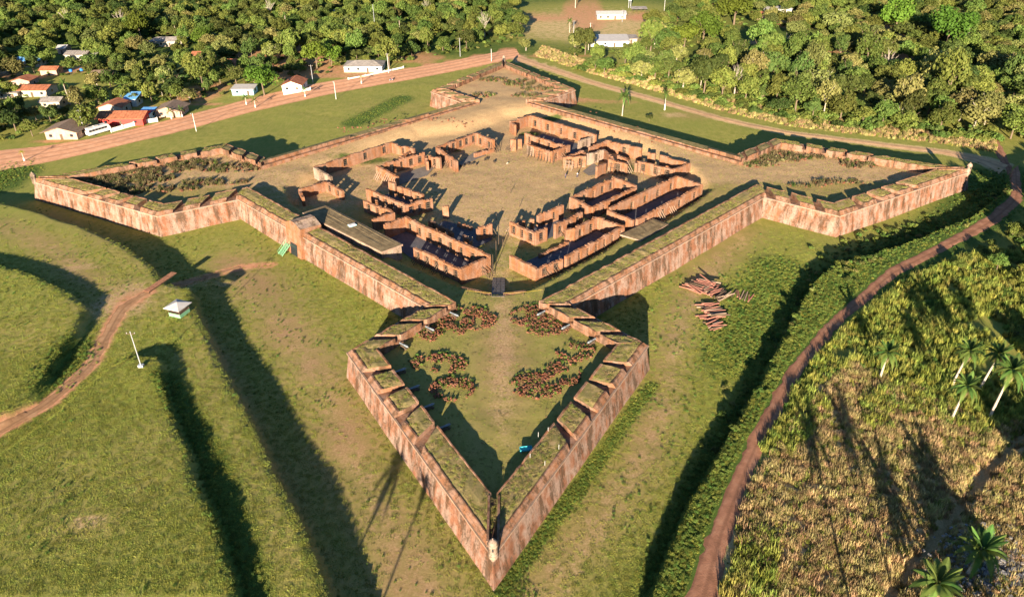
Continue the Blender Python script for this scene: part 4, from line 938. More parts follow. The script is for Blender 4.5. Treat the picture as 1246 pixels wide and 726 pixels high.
LM = [(442, 85, 'the white hip-roofed house'), (356, 110, 'the white gable-fronted house'), (296, 114, 'the blue and white roadside shop'), (205, 140, 'the grey-brown roofed house'), (150, 150, 'the red house'), (80, 165, 'the beige gabled house'), (40, 115, 'the wide orange-tiled house'), (35, 80, 'the bright blue roof'), (93, 72, 'the grey sheet roof'),
      (202, 55, 'the long grey-roofed house'), (417, 18, 'the white house deep in the wood'), (457, 40, 'the tall thin mast'), (560, 60, 'the road near the far bastion'), (640, 60, 'the pale road-bend tree'), (744, 57, 'the wide pale-roofed shed'), (855, 50, 'the large vivid mango tree'), (893, 25, 'the wide bright top tree'), (1003, 110, 'the bare dead tree'),
      (1088, 35, 'the bright tree by the dirt patch'), (1150, 55, 'the broad bright top-right tree'), (1170, 97, 'the small pale-roofed hut'), (1183, 150, 'the large pale-topped tree'), (1236, 130, 'the pink blossoming tree'), (830, 110, 'the broad yellowish tree'), (930, 140, 'the middle of the tan track'), (1060, 165, 'the right part of the tan track')]
def whereis(x, y):
    q = np.array([x, y, 3.0])-CAMP; d = q@fw; u = 623+FPX*(q@rt)/d; v = 363-FPX*(q@up)/d
    b = min(LM, key=lambda l: ((l[0]-u))**2+((l[1]-v)*1.6)**2); du, dv = u-b[0], (v-b[1])*1.6; dist = math.hypot(du, dv)
    if dist < 14: return 'right beside '+b[2]
    far = 'close ' if dist < 45 else 'some way '
    if abs(du) > abs(dv)*1.3: return far+('right of ' if du > 0 else 'left of ')+b[2]
    return far+('in front of ' if dv > 0 else 'behind ')+b[2]
desc = {'dark': 'dark-green', 'mid': 'olive-green', 'pale': 'pale yellowish'}
for x, y, zone in nearT:
    q = R.random(); k = 'dark' if q < (.34 if zone == 'L' else .24) else ('mid' if q < .84 else 'pale')
    where = 'in the wood around the village left of the far bastion' if zone == 'L' else 'in the dense wood beyond the tan track'
    s_ = R.uniform(.75, 1.55)*(.72 if zone == 'L' else 1); tl = R.uniform(.68, 1.5); h_ = s_*tl
    sz = 'small' if h_ < .95 else ('tall' if h_ > 1.45 else 'mid-sized')
    tree(x, y, k, s_, '%s %s tree %s' % (sz, desc[k], whereis(x, y)), 'trees in the wood around the village' if zone == 'L' else 'trees in the wood beyond the tan track', tall=tl)
allc = [m for k in ('dark', 'mid', 'mid', 'pale') for m in crowns[k]]
# distant wood, beyond the 300 nearest trees and past the frame
ex = []
for x, y, zone in farT: ex.append((x, y, Hs(x, y)+.8))
n = 2600; X = NR.uniform(-620, 620, n); Y = NR.uniform(352, 900, n); k = np.hypot(X-60, (Y-330)*1.0) > 95
for x, y in zip(X[k], Y[k]): ex.append((x, y, Hs(x, y)+.8))
X = NR.uniform(180, 330, 500); Y = NR.uniform(60, 300, 500)
for x, y in zip(X, Y):
    if not near(x, y, 3): ex.append((x, y, Hs(x, y)+.8))
X = NR.uniform(-520, -330, 500); Y = NR.uniform(100, 400, 500)
for x, y in zip(X, Y): ex.append((x, y, Hs(x, y)+.8))
scatter('distant_wood', allc, ex, NR.uniform(.65, 1.25, len(ex)), 'distant wood of mixed green trees')
# understory along the edges
bushes = [bush_mesh('bush', M['leaf_mid'], 1.6, 240, .22), bush_mesh('bush', M['weed'], 1.5, 240, .20), bush_mesh('bush', M['leaf_dark'], 1.5, 240, .22), bush_mesh('bush', M['leaf_pale'], 1.2, 200, .2)]
keepc = lambda X, Y: np.array([okspot(x, y) for x, y in zip(X, Y)])
P = np.concatenate([pts_in(TL_POLY, .03, keep=keepc), pts_in(TL_POLY, .012, keep=lambda X, Y: Y < 260), pts_in(TR_POLY, .03, keep=keepc)]); scatter('undergrowth', bushes, P, NR.uniform(.6, 1.5, len(P)), 'low undergrowth between the trees')

# dead tree, palms and shrubs by the track
p = wpx(1000, 118); e = empty('dead_tree', (p[0], p[1], p[2]), 0, 'bare pale dead tree standing in the right-hand wood', 'tree')
mb = MB(); mb.tube((0, 0, 0), (0, 0, 4), .35, .25, 7)
mb.build('trunk', M['palebark'], e); mb = MB()
for i in range(14):
    a = i*2.4; r = R.uniform(1.5, 4.2); z = R.uniform(6, 10.5); m_ = Vector((math.cos(a)*r*.45, math.sin(a)*r*.45, 6.2)); mb.tube((0, 0, 3.8), m_, .16, .1, 5); t_ = Vector((math.cos(a)*r, math.sin(a)*r, z)); mb.tube(m_, t_, .1, .03, 5)
    for q in range(3): mb.tube(m_.lerp(t_, .5), t_+Vector((R.uniform(-1.2, 1.2), R.uniform(-1.2, 1.2), R.uniform(-.5, 1))), .05, .02, 4)
mb.build('branch', M['palebark'], e)
for u, v, lab in ((1078, 92, 'bare-limbed pale tree right of the middle of the right-hand wood'), (1168, 62, 'bare pale tree beside the pale-roofed hut'), (893, 118, 'thin bare tree near the left palms of the right-hand wood'), (700, 10, 'bare tree at the top beside the open field'),
                  (330, 25, 'bare pale tree deep in the wood above the white gable house'), (150, 40, 'bare pale tree left of the bright yellow-green tree'), (590, 45, 'bare tree where the wood meets the road bend'), (955, 75, 'bare branching tree behind the dead tree'), (85, 36, 'bare grey tree high in the top left wood'), (520, 22, 'bare tree in the upper middle of the left wood')):
    p = wpx(u, v); e2 = empty('bare_tree', (p[0], p[1], p[2]), R.random()*6, lab, 'tree'); s_ = R.uniform(.9, 1.25); e2.scale = (s_*.8, s_*.8, s_*1.05)
    for ch in list(e.children): c_ = ch.copy(); COL.objects.link(c_); c_.parent = e2
for u, v, h in ((120, 30, 9), (300, 50, 9), (395, 45, 10), (545, 38, 9), (1010, 60, 10), (1100, 110, 9), (1130, 130, 8), (940, 120, 9), (880, 95, 9), (60, 60, 9)):
    pass
p = wpx(757, 141); palm(p[0], p[1], 7.5, 'dark palm tree on the grass beside the far-right curtain wall', 1.15, (.3, 0), dead=9)
p = wpx(808.6, 134); palm(p[0], p[1], 6.5, 'slim palm with white painted trunk beside the tan track', .7, (0, 0), white=True, dead=2)
p = wpx(790, 148); e = empty('shrub', (p[0], p[1], p[2]), 0, 'small dark shrub at the foot of the far-right curtain wall', 'shrub'); inst('foliage', bush_mesh('foliage', M['leaf_dark'], 2.0, 400, .2), e, (0, 0, .8)); inst('stem', trunk_mesh(1.5, .1, limbs=3, spread=.8, rise=1.5), e)
for u, v, lab in ((1119//1, 88, 'slim palm rising behind the pale dead tree'),): pass
for u, v, h, lab in ((927, 92, 9, 'tall palm rising from the left part of the right-hand wood'), (905, 72, 7, 'palm in the wood right of the vivid mango'), (216, 46, 7, 'palm behind the long grey roof in the village wood'), (228, 48, 6, 'shorter palm beside the palm behind the long grey roof'),
                     (280, 92, 6, 'palm with yellowing fronds left of the white roadside shop'), (262, 88, 6, 'palm deep in the village wood left of the roadside shop'), (86, 128, 9, 'tall leaning palm behind the red house'), (203, 112, 6, 'banana-like palm behind the grey-brown roofed house'), (348, 36, 8, 'palm rising above the wood behind the hip-roofed house'), (487, 48, 10, 'tall palm right of the hip-roofed house'), (693, 40, 6, 'small palm in the open field beside the white barn'), (852, 108, 7, 'palm at the near edge of the right-hand wood')):
    p = wpx(u, v); palm(p[0], p[1], h, lab, .9, (R.uniform(-.6, .6), 0), nf=14, dead=3)
for u, v, lab in ((30, 196, 'leftmost young palm with painted trunk base on the road verge'), (209, 145, 'young palm with painted base in front of the grey-brown roofed house'), (222, 142.5, 'young palm with painted base right of the grey-brown roofed house'), (300, 127.5, 'young palm with painted base in front of the roadside shop'),
                  (311, 131, 'young palm with painted base right of the roadside shop'), (371.6, 118, 'young palm with painted base before the white gable house'), (440, 102, 'young palm with painted base before the hip-roofed house')):
    p = wpx(u, v); palm(p[0], p[1], 3.0, lab, .7, (0, 0), nf=10, dead=0, white=True, yellow=(u in (30, 440)))
# mast-like palms off the bottom edge whose shadows fall across the ditch, palms of the right field
def shadow_base(u, v, z, H):
    p = at(u, v, z); L = (H-z)/math.tan(SUN_EL); return p[0]-math.sin(SUN_AZ)*L, p[1]-math.cos(SUN_AZ)*L
for (u, v, z, h, lab) in ((479, 572, 0, 12, 'tall palm standing below the bottom edge left of the tip'), (516, 588, 1.5, 14, 'taller palm standing below the bottom edge near the tip')):
    g0 = Hs(*shadow_base(u, v, z, h+3)); x, y = shadow_base(u, v, z, h+g0); palm(x, y, h, lab, .95, (.1, 0), nf=20, dead=6)
rp = [(1203, 510, 10.5, 1.15, 'tall palm with leaning pale trunk and hanging dead fronds in the right field'), (1157, 512, 7.5, 1.0, 'palm with short pale trunk left of the tallest field palm'), (1070, 462, 6, 1.0, 'palm standing alone in the tall green grass left of the palm group'),
      (1158, 470, 8, 1.0, 'palm at the back left of the field palm group'), (1192, 474, 8, 1.0, 'palm at the back middle of the field palm group'), (1176, 700, 5, 1.3, 'dark green palm seen from above near the bottom right corner'), (1120, 745, 5.5, 1.3, 'palm cut by the bottom edge right of the dry field')]
for u, v, h, s, lab in rp:
    p = wpx(u, v); palm(p[0], p[1], h, lab, s, (R.uniform(.2, 1.4), R.uniform(0, .5)), nf=24, dead=8)
# palms and trees beyond the right and lower edge that shade the field and the bank
for u, v, h in ((1062, 860, 12), (1140, 900, 13), (1290, 560, 12)):
    p = wpx(u, v); palm(p[0], p[1], h, 'tall palm %s the photo' % {1062: 'well below the bottom edge of', 1140: 'farthest below the bottom right corner of', 1290: 'just beyond the right edge of'}[u], 1.2, (0, 0), nf=22)
for u, v, s in ((1262, 300, 1.3), (1275, 268, 1.2), (1300, 330, 1.4), (1330, 292, 1.4), (1350, 252, 1.3), (1270, 236, 1.0), (1290, 385, 1.1), (1240, 860, 1.1), (1340, 690, 1.3), (1330, 420, 1.2), (1275, 460, .9), (1380, 340, 1.3)):
    p = wpx(u, v); tree(p[0], p[1], R.choice(['dark', 'mid']), s, 'green tree beyond the right edge beside the red track', 'trees beyond the right edge', tall=1.1)
for u, v, s in ((1230, 290, .55), (1212, 330, .5), (1240, 345, .6), (1165, 330, .35)):
    p = wpx(u, v); tree(p[0], p[1], 'mid', s, 'small bright bush-like tree between the red track and the right edge', 'small trees right of the red track')

def house(u, v, wpxl, depth, hw, roof, wall, label, kind='gable', rz=0.0, rise=1.2, over=.5, win=2, name='house', ridge='x', veranda=False, band=None):
    """u,v: photo point of the middle of the front wall's foot; wpxl: its width in photo pixels"""
    p = wpx(u, v); sc_ = FPX/float((p-CAMP)@fw); W = wpxl/sc_
    e = empty(name, (p[0]-math.sin(rz)*depth/2*-1*0, p[1]+depth/2, p[2]), rz, label, 'house')
    x, y = W/2, depth/2; mb = MB(); mb.box((0, 0, hw/2-.2), (W, depth, hw+.4)); mb.build('wall', M[wall], e)
    if band: mb = MB(); mb.box((0, -y-.02, .5), (W*.98, .08, 1.0)); mb.build('wall_band', M[band], e)
    ox, oy = x+over, y+over; z0 = hw-.05; mb = MB(); t = .12
    if kind == 'gable' and ridge == 'x':
        mb.hexa([(-ox, -oy, z0), (ox, -oy, z0), (ox, 0, z0+rise), (-ox, 0, z0+rise), (-ox, -oy, z0+t), (ox, -oy, z0+t), (ox, 0, z0+rise+t), (-ox, 0, z0+rise+t)])
        mb.hexa([(-ox, 0, z0+rise), (ox, 0, z0+rise), (ox, oy, z0), (-ox, oy, z0), (-ox, 0, z0+rise+t), (ox, 0, z0+rise+t), (ox, oy, z0+t), (-ox, oy, z0+t)])
    elif kind == 'gable':
        mb.hexa([(-ox, -oy, z0), (0, -oy, z0+rise), (0, oy, z0+rise), (-ox, oy, z0), (-ox, -oy, z0+t), (0, -oy, z0+rise+t), (0, oy, z0+rise+t), (-ox, oy, z0+t)])
        mb.hexa([(0, -oy, z0+rise), (ox, -oy, z0), (ox, oy, z0), (0, oy, z0+rise), (0, -oy, z0+rise+t), (ox, -oy, z0+t), (ox, oy, z0+t), (0, oy, z0+rise+t)])
    elif kind == 'hip':
        r = max(.2, x-y*.8); A = [(-ox, -oy, z0), (ox, -oy, z0), (ox, oy, z0), (-ox, oy, z0)]; B = [(-r, 0, z0+rise), (r, 0, z0+rise)]
        mb.face([A[0], A[1], B[1], B[0]]); mb.face([A[2], A[3], B[0], B[1]]); mb.face([A[1], A[2], B[1]]); mb.face([A[3], A[0], B[0]]); mb.face([(a, b, c-.08) for a, b, c in A[::-1]])
        for i in range(4): a, b = A[i], A[(i+1) % 4]; mb.face([(a[0], a[1], a[2]-.08), (b[0], b[1], b[2]-.08), b, a])
    else:
        mb.hexa([(-ox, -oy, z0), (ox, -oy, z0), (ox, oy, z0+rise), (-ox, oy, z0+rise), (-ox, -oy, z0+t), (ox, -oy, z0+t), (ox, oy, z0+rise+t), (-ox, oy, z0+rise+t)])
    mb.build('roof', M[roof], e)
    if kind in ('gable', 'shed'):      # gable / side infill
        mb = MB()
        if kind == 'gable' and ridge == 'x':
            for s in (-1, 1): mb = MB(); mb.face([(s*x, -y, hw), (s*x, y, hw), (s*x, 0, hw+rise*.93)]); mb.build('gable', M[wall], e)
        elif kind == 'gable':
            for s in (-1, 1): mb = MB(); mb.face([(-x, s*y, hw), (x, s*y, hw), (0, s*y, hw+rise*.93)]); mb.build('gable', M[wall], e)
        else: mb.hexa([(-x, -y, hw-.1), (x, -y, hw-.1), (x, y, hw-.1), (-x, y, hw-.1), (-x, -y, hw), (x, -y, hw), (x, y, hw+rise*.9), (-x, y, hw+rise*.9)]); mb.build('gable', M[wall], e)
    # corrugation / tile ridges as relief
    mb = MB(); nr = int(2*ox/1.1)
    if kind == 'gable' and ridge == 'x':
        for i in range(nr):
            xx = -ox+(i+.5)*2*ox/nr
            for s in (-1, 1):
                L = math.hypot(oy, rise); mb.hexa([(xx-.05, s*oy, z0+t), (xx+.05, s*oy, z0+t), (xx+.05, 0, z0+rise+t), (xx-.05, 0, z0+rise+t), (xx-.05, s*oy, z0+t+.06), (xx+.05, s*oy, z0+t+.06), (xx+.05, 0, z0+rise+t+.06), (xx-.05, 0, z0+rise+t+.06)])
        mb.build('roof_rib', M[roof], e)
    for k in range(win):
        xx = -x+W*(k+.5+ (0 if win == 1 else 0))/win if win > 1 else 0
        door = (k == win//2)
        mb = MB()
        if door: mb.box((xx, -y-.03, 1.0), (.95, .1, 2.0))
        else: mb.box((xx, -y-.03, 1.5), (1.1, .1, 1.0))
        mb.build('door' if door else 'window', M['wood' if door else 'glass'], e)
    for s in (-1, 1): mb = MB(); mb.box((s*(x+.03), 0, 1.5), (.1, 1.1, 1.0)); mb.build('window', M['glass'], e)
    if veranda:
        for k in range(5): xx = -x+W*k/4; mb = MB(); mb.tube((xx, -y-2.2, 0), (xx, -y-2.2, 2.3), .1, .1, 6); mb.build('post', M['wood'], e)
        mb = MB(); mb.hexa([(-x, -y-2.6, 2.25), (x, -y-2.6, 2.25), (x, -y, 2.6), (-x, -y, 2.6), (-x, -y-2.6, 2.35), (x, -y-2.6, 2.35), (x, -y, 2.7), (-x, -y, 2.7)]); mb.build('veranda_roof', M[roof], e)
    return e
house(35, 82, 28, 8, 2.9, 'blueroof', 'creamwall', 'house with bright blue roof at the left of the village')
house(93, 74, 26, 9, 2.8, 'greyroof', 'creamwall', 'house with grey sheet roof right of the blue-roofed one')
house(76, 66, 10, 6, 2.8, 'palegreyroof', 'pinkwall', 'small pale-roofed annex behind the grey sheet roof', win=1)
house(110, 73, 12, 5, 2.2, 'palegreyroof', 'creamwall', 'low pale outbuilding right of the grey-roofed house', 'shed', win=1, rise=.5)
house(202, 57, 40, 9, 2.9, 'greyroof', 'creamwall', 'long house with weathered grey roof at the top left', 'hip', win=4, rise=1.4)
house(40, 118, 36, 9, 2.8, 'tile', 'creamwall', 'wide orange-tiled house at the left of the village', win=3)
house(27, 107, 22, 7, 3.0, 'tile', 'pinkwall', 'orange-tiled house with gable behind the wide orange-tiled one', ridge='y', win=1)
house(10, 120, 26, 8, 2.4, 'greyroof', 'creamwall', 'flat grey-roofed shed at the left edge of the photo', 'shed', rise=.6)
house(76, 170, 38, 9, 2.8, 'oldtile', 'pinkwall', 'beige gabled house with veranda left of the white bus', ridge='y', rise=2.0, win=3, veranda=False, over=1.2)
house(148, 153, 54, 9, 2.8, 'tile', 'redwall', 'red house with orange tiled roof beside the white bus', rise=1.6, win=3, over=.8)
house(136, 140, 28, 8, 3.0, 'tile', 'creamwall', 'smaller orange-tiled wing behind the red house', ridge='y', rise=1.6, win=1)
house(176, 147, 14, 7, 2.6, 'blueroof', 'bluewall', 'narrow light blue building right of the red house', 'shed', win=1, rise=.5)
house(205, 143, 30, 9, 2.5, 'oldtile', 'pinkwall', 'grey-brown roofed house with pink front on the road', ridge='y', rise=1.8, over=.9)
house(160, 130, 14, 6, 3.2, 'blueroof', 'white', 'tall white and blue house behind the red house', 'shed', win=1)
house(296, 116, 26, 6, 2.6, 'palegreyroof', 'bluewall', 'small white and blue roadside shop', 'shed', win=2, rise=.4)
house(356, 112, 24, 10, 2.8, 'tile', 'white', 'white gable-fronted house beside the round mango tree', ridge='y', rise=1.8, win=2)
house(442, 88, 46, 11, 2.7, 'greyroof', 'white', 'white house with grey hipped roof beside the road', 'hip', rise=1.6, win=4)
house(296, 84, 40, 8, 2.6, 'tile', 'pinkwall', 'long orange roof half hidden in the village wood', win=3)
house(417, 21, 20, 8, 2.8, 'palegreyroof', 'white', 'white house deep in the wood at the top', win=2)
house(62, 132, 24, 7, 2.6, 'greyroof', 'creamwall', 'grey-roofed house between the orange-tiled houses and the beige gabled house', win=2)
house(122, 98, 20, 7, 2.6, 'oldtile', 'pinkwall', 'brown-tiled house beside the blue water tanks', win=2)
house(245, 74, 22, 7, 2.6, 'tile', 'creamwall', 'orange-roofed cottage right of the long grey roof', win=2)
house(60, 92, 20, 6, 2.4, 'tile', 'pinkwall', 'small orange-roofed house between the blue roof and the water tanks', win=1)
house(744, 24, 35, 9, 3.0, 'palegreyroof', 'creamwall', 'cream barn standing in the open field at the top', win=4, name='barn')
house(742, 57, 46, 12, 2.8, 'palegreyroof', 'white', 'wide pale-roofed shed at the left end of the right-hand wood', 'shed', rise=.9, win=4)
house(768, 53, 14, 8, 2.4, 'greyroof', 'creamwall', 'grey lean-to attached right of the wide pale shed', 'shed', rise=.4, win=1)
house(926, 24, 18, 7, 2.8, 'tile', 'pinkwall', 'pink house beside the wide bright tree at the top', win=1)
house(948, 16, 30, 7, 2.4, 'palegreyroof', 'white', 'low white-roofed house in the top of the right-hand wood', 'shed', rise=.5)
house(1170, 99, 18, 7, 2.6, 'palegreyroof', 'pinkwall', 'small pale-roofed hut in the right-hand wood', 'shed', rise=.5, win=1)
# open shelters in the field
p = wpx(777, 15); e = empty('open_shelter', tuple(p), 0, 'open-sided shelter on posts right of the cream barn', 'shelter')
for sx in (-4, -1.4, 1.4, 4):
    for sy in (-2, 2): mb = MB(); mb.tube((sx, sy, 0), (sx, sy, 2.4), .1, .1, 6); mb.build('post', M['wood'], e)
mb = MB(); mb.hexa([(-5, -3, 2.4), (5, -3, 2.4), (5, 3, 2.9), (-5, 3, 2.9), (-5, -3, 2.5), (5, -3, 2.5), (5, 3, 3), (-5, 3, 3)]); mb.build('roof', M['greyroof'], e)
# compound wall and low wall
def lowwall(px, h, label, mat='white', th=.25):
    P = [wpx(*q) for q in px]; c = P[0]; e = empty('boundary_wall', tuple(c), 0, label, 'wall')
    for a, b in zip(P[:-1], P[1:]):
        m_ = (a+b)/2-c; L = np.linalg.norm((b-a)[:2]); mb = MB(); mb.box((m_[0], m_[1], h/2-.2), (L, th, h+.4), math.atan2(b[1]-a[1], b[0]-a[0])); mb.build('wall_panel', M[mat], e)
    for a in P: mb = MB(); a = a-c; mb.box((a[0], a[1], h/2), (.4, .4, h+.5)); mb.build('pillar', M[mat], e)
lowwall([(136, 161), (150, 157), (164, 153), (178, 150), (192, 148)], 1.5, 'white compound wall in front of the red house')
lowwall([(424, 97), (445, 93), (468, 88), (491, 83)], .7, 'low white wall between the hip-roofed house and the road')
lowwall([(378, 110), (362, 113), (346, 116)], 1.2, 'white wall in front of the gable-fronted house')
lowwall([(0, 92), (14, 89), (27, 86)], 1.4, 'pale wall in front of the blue-roofed house', 'creamwall')
for u, v, lab in ((88, 92, 'blue water tank on a stand left of the small village street'), (101, 91, 'second blue water tank right of the first in the village'), (150, 122, 'blue water tank behind the red house')):
    p = wpx(u, v); e = empty('water_tank', tuple(p), 0, lab, 'water tank'); mb = MB(); mb.lathe((0, 0, 1.8), [(.01, 0), (.7, 0), (.8, .1), (.72, 1.0), (.6, 1.1), (.01, 1.15)], 14); mb.build('tank', M['bluetank'], e, True)
    for a in range(4): mb = MB(); mb.tube((.55*math.cos(a*1.57+.8), .55*math.sin(a*1.57+.8), 0), (.55*math.cos(a*1.57+.8), .55*math.sin(a*1.57+.8), 1.85), .06, .06, 5); mb.build('leg', M['wood'], e)
p = wpx(766, 10); e = empty('water_tower', tuple(p), 0, 'white water tank raised on a tall stand at the top of the field', 'water tower'); mb = MB(); mb.lathe((0, 0, 4.5), [(.01, 0), (1.1, 0), (1.2, .2), (1.1, 2.0), (.9, 2.3), (.01, 2.4)], 14); mb.build('tank', M['white'], e, True)
for a in range(4): mb = MB(); mb.tube((.9*math.cos(a*1.57+.8), .9*math.sin(a*1.57+.8), 0), (.9*math.cos(a*1.57+.8), .9*math.sin(a*1.57+.8), 4.6), .1, .1, 5); mb.build('leg', M['greymetal'], e)

# ------------------------------------------------------------------ poles
def pole(u, v, h, label, mat='greymetal', arm=False, lamp=False, z=None, cat='pole', thick=.13, loc=None):
    p = wpx(u, v) if loc is None else loc; e = empty('utility_pole', tuple(p), 0, label, cat)
    mb = MB(); mb.tube((0, 0, -.3), (0, 0, h), thick, thick*.7, 8); mb.build('shaft', M[mat], e)
    if arm: mb = MB(); mb.box((0, 0, h-.5), (1.8, .12, .14)); mb.build('crossarm', M['wood'], e)
    if arm:
        for x in (-.75, 0, .75): mb = MB(); mb.tube((x, 0, h-.43), (x, 0, h-.2), .05, .03, 6); mb.build('insulator', M['white'], e)
    if lamp: mb = MB(); mb.tube((0, 0, h-.2), (0, -1.2, h+.2), .05, .04, 5); mb.box((0, -1.4, h+.2), (.25, .6, .12)); mb.build('lamp_arm', M['greymetal'], e)
    return e
pole(239, 160, 7, 'white street pole on the grass edge of the road left of the roadside shop', 'white', lamp=True)
pole(409, 121, 7.5, 'slim pole on the fort side of the road below the hip-roofed house', 'white', lamp=True)
pole(473, 89, 9, 'pole with transformer right of the hip-roofed house', 'white', arm=True)
pole(381, 101, 8, 'pole between the gable-fronted house and the hip-roofed house', 'greymetal', arm=True)
pole(598, 75, 6, 'white pole on the road beside the far bastion tip', 'white')
pole(560, 69, 9, 'pole beside the road where it climbs to the far bastion', 'greymetal', arm=True)
pole(104, 163, 9, 'pole behind the left end of the white bus', 'white', arm=True)
pole(457, 42, 16, 'very tall thin mast rising from the wood', 'greymetal')
pole(757, 27, 7, 'pole right of the cream barn in the field', 'greymetal', arm=True); pole(698, 41, 7, 'pole beside the small palm in the open field', 'greymetal', arm=True); pole(718, 44, 7, 'pole above the wide pale-roofed shed', 'white', arm=True); pole(808, 15, 8, 'pole by the dirt lane at the top of the field', 'white', arm=True)
# pole in the left field with cross bar
p = wpx(172, 446); e = pole(0, 0, 8.2, 'pale utility pole with crossarm standing alone in the left field', 'greymetal', arm=True, loc=p, thick=.1)
mb = MB(); mb.box((0, 0, .25), (1.0, .7, .5)); mb.build('base_block', M['greymetal'], e)
# ------------------------------------------------------------------ kiosk on the crest
p = wpx(219, 382); e = empty('kiosk', tuple(p), -.35, 'green ticket kiosk with pale pyramid roof beside the ditch bridge', 'kiosk')
for zz in (.2, .42, .64, .86):
    mb = MB()
    for (cx, cy, w_, d_) in ((0, -1.5, 3.0, .08), (0, 1.5, 3.0, .08), (-1.5, 0, .08, 3.0), (1.5, 0, .08, 3.0)): mb.box((cx, cy, zz), (w_, d_, .19))
    mb.build('board', M['green'], e)
for sx in (-1.45, 1.45):
    for sy in (-1.45, 1.45): mb = MB(); mb.box((sx, sy, 1.2), (.14, .14, 2.5)); mb.build('post', M['wood'], e)
mb = MB(); mb.box((0, 0, .08), (2.9, 2.9, .1)); mb.build('floor', M['wood'], e)
mb = MB(); mb.box((0, 0, 1.0), (3.1, 3.1, .06)); mb.build('counter', M['wood'], e)
mb = MB(); A = [(-2.1, -2.1, 2.3), (2.1, -2.1, 2.3), (2.1, 2.1, 2.3), (-2.1, 2.1, 2.3)]
for i in range(4): mb.face([A[i], A[(i+1) % 4], (0, 0, 3.15)])
mb.face(A[::-1]); 
for i in range(4): a, b = A[i], A[(i+1) % 4]; mb.face([(a[0], a[1], 2.18), (b[0], b[1], 2.18), b, a])
mb.build('roof', M['palegreyroof'], e)
# timber bridge from the crest into the ditch / to the gate
a, b = wpx(178, 356), wpx(216, 346); e = empty('footbridge', tuple(a), 0, 'low plank footbridge on the brown path beside the green kiosk', 'bridge')
d = (b-a)[:2]; L = np.linalg.norm(d); ang = math.atan2(d[1], d[0]); n = 14
for k in range(n):
    t = (k+.5)/n; mb = MB(); mb.box((0, 0, 0), (L/n*.9, 1.5, .12)); o = mb.build('plank', M['path_wood'] if 'path_wood' in M else M['darkstone'], e, loc=(d[0]*t, d[1]*t, .32)); o.rotation_euler = (0, 0, ang)
# dirt ramp under it
for s_ in (-1, 1):
    mb = MB(); 
    nn = np.array([-math.sin(ang), math.cos(ang)])*.7*s_; mb.tube((nn[0], nn[1], .1), (nn[0]+d[0], nn[1]+d[1], .2), .09, .09, 6); mb.build('beam', M['wood'], e)

# ------------------------------------------------------------------ vehicles
def wheel(parent, x, y, r, w_):
    mb = MB(); mb.tube((x, y-w_/2, r), (x, y+w_/2, r), r, r, 16); o = mb.build('wheel', M['tyre'], parent)
    mb = MB(); mb.tube((x, y-w_/2-.01, r), (x, y+w_/2+.01, r), r*.5, r*.5, 12); mb.build('rim', M['greymetal'], o)
A, B = wpx(106, 166.5), wpx(135, 158); c = (A+B)/2; ang = math.atan2(B[1]-A[1], B[0]-A[0])
e = empty('bus', tuple(c), ang, 'white minibus with dark windows parked before the red house', 'bus')
L, W, Hh = 8.6, 2.4, 2.9
mb = MB(); prof = [(-L/2, .45), (L/2-.1, .45), (L/2, .8), (L/2-.05, 1.5), (L/2-.5, 2.5), (L/2-.9, Hh), (-L/2+.2, Hh), (-L/2, 2.6)]
mb.face([(x, -W/2, z) for x, z in prof]); mb.face([(x, W/2, z) for x, z in prof[::-1]])
for i in range(len(prof)): (x0, z0), (x1, z1) = prof[i], prof[(i+1) % len(prof)]; mb.face([(x0, W/2, z0), (x0, -W/2, z0), (x1, -W/2, z1), (x1, W/2, z1)][::-1])
mb.build('body', M['white'], e)
for s in (-1, 1):
    for k in range(6): mb = MB(); mb.box((-3.5+k*1.18, s*(W/2+.01), 1.95), (1.05, .04, .75)); mb.build('window', M['glass'], e)
    for x in (-2.6, 2.7): wheel(e, x, s*(W/2-.15), .45, .28)
    mb = MB(); mb.box((L/2-.02, s*.85, .95), (.08, .35, .22)); mb.build('headlight', M['palegreyroof'], e)
    mb = MB(); mb.box((L/2-.2, s*(W/2+.18), 1.9), (.1, .2, .35)); mb.build('mirror', M['tyre'], e)
mb = MB(); mb.hexa([(L/2+.0, -1.05, 1.5), (L/2+.02, -1.05, 1.48), (L/2+.02, 1.05, 1.48), (L/2, 1.05, 1.5), (L/2-.5, -1.0, 2.45), (L/2-.42, -1.0, 2.48), (L/2-.42, 1.0, 2.48), (L/2-.5, 1.0, 2.45)]); mb.build('windscreen', M['glass'], e)
mb = MB(); mb.box((-.5, 0, Hh+.12), (1.6, 1.3, .22)); mb.build('roof_vent', M['palegreyroof'], e)
mb = MB(); mb.box((0, 0, .9), (L-.3, W+.03, .10)); mb.build('side_stripe', M['bluetank'], e)

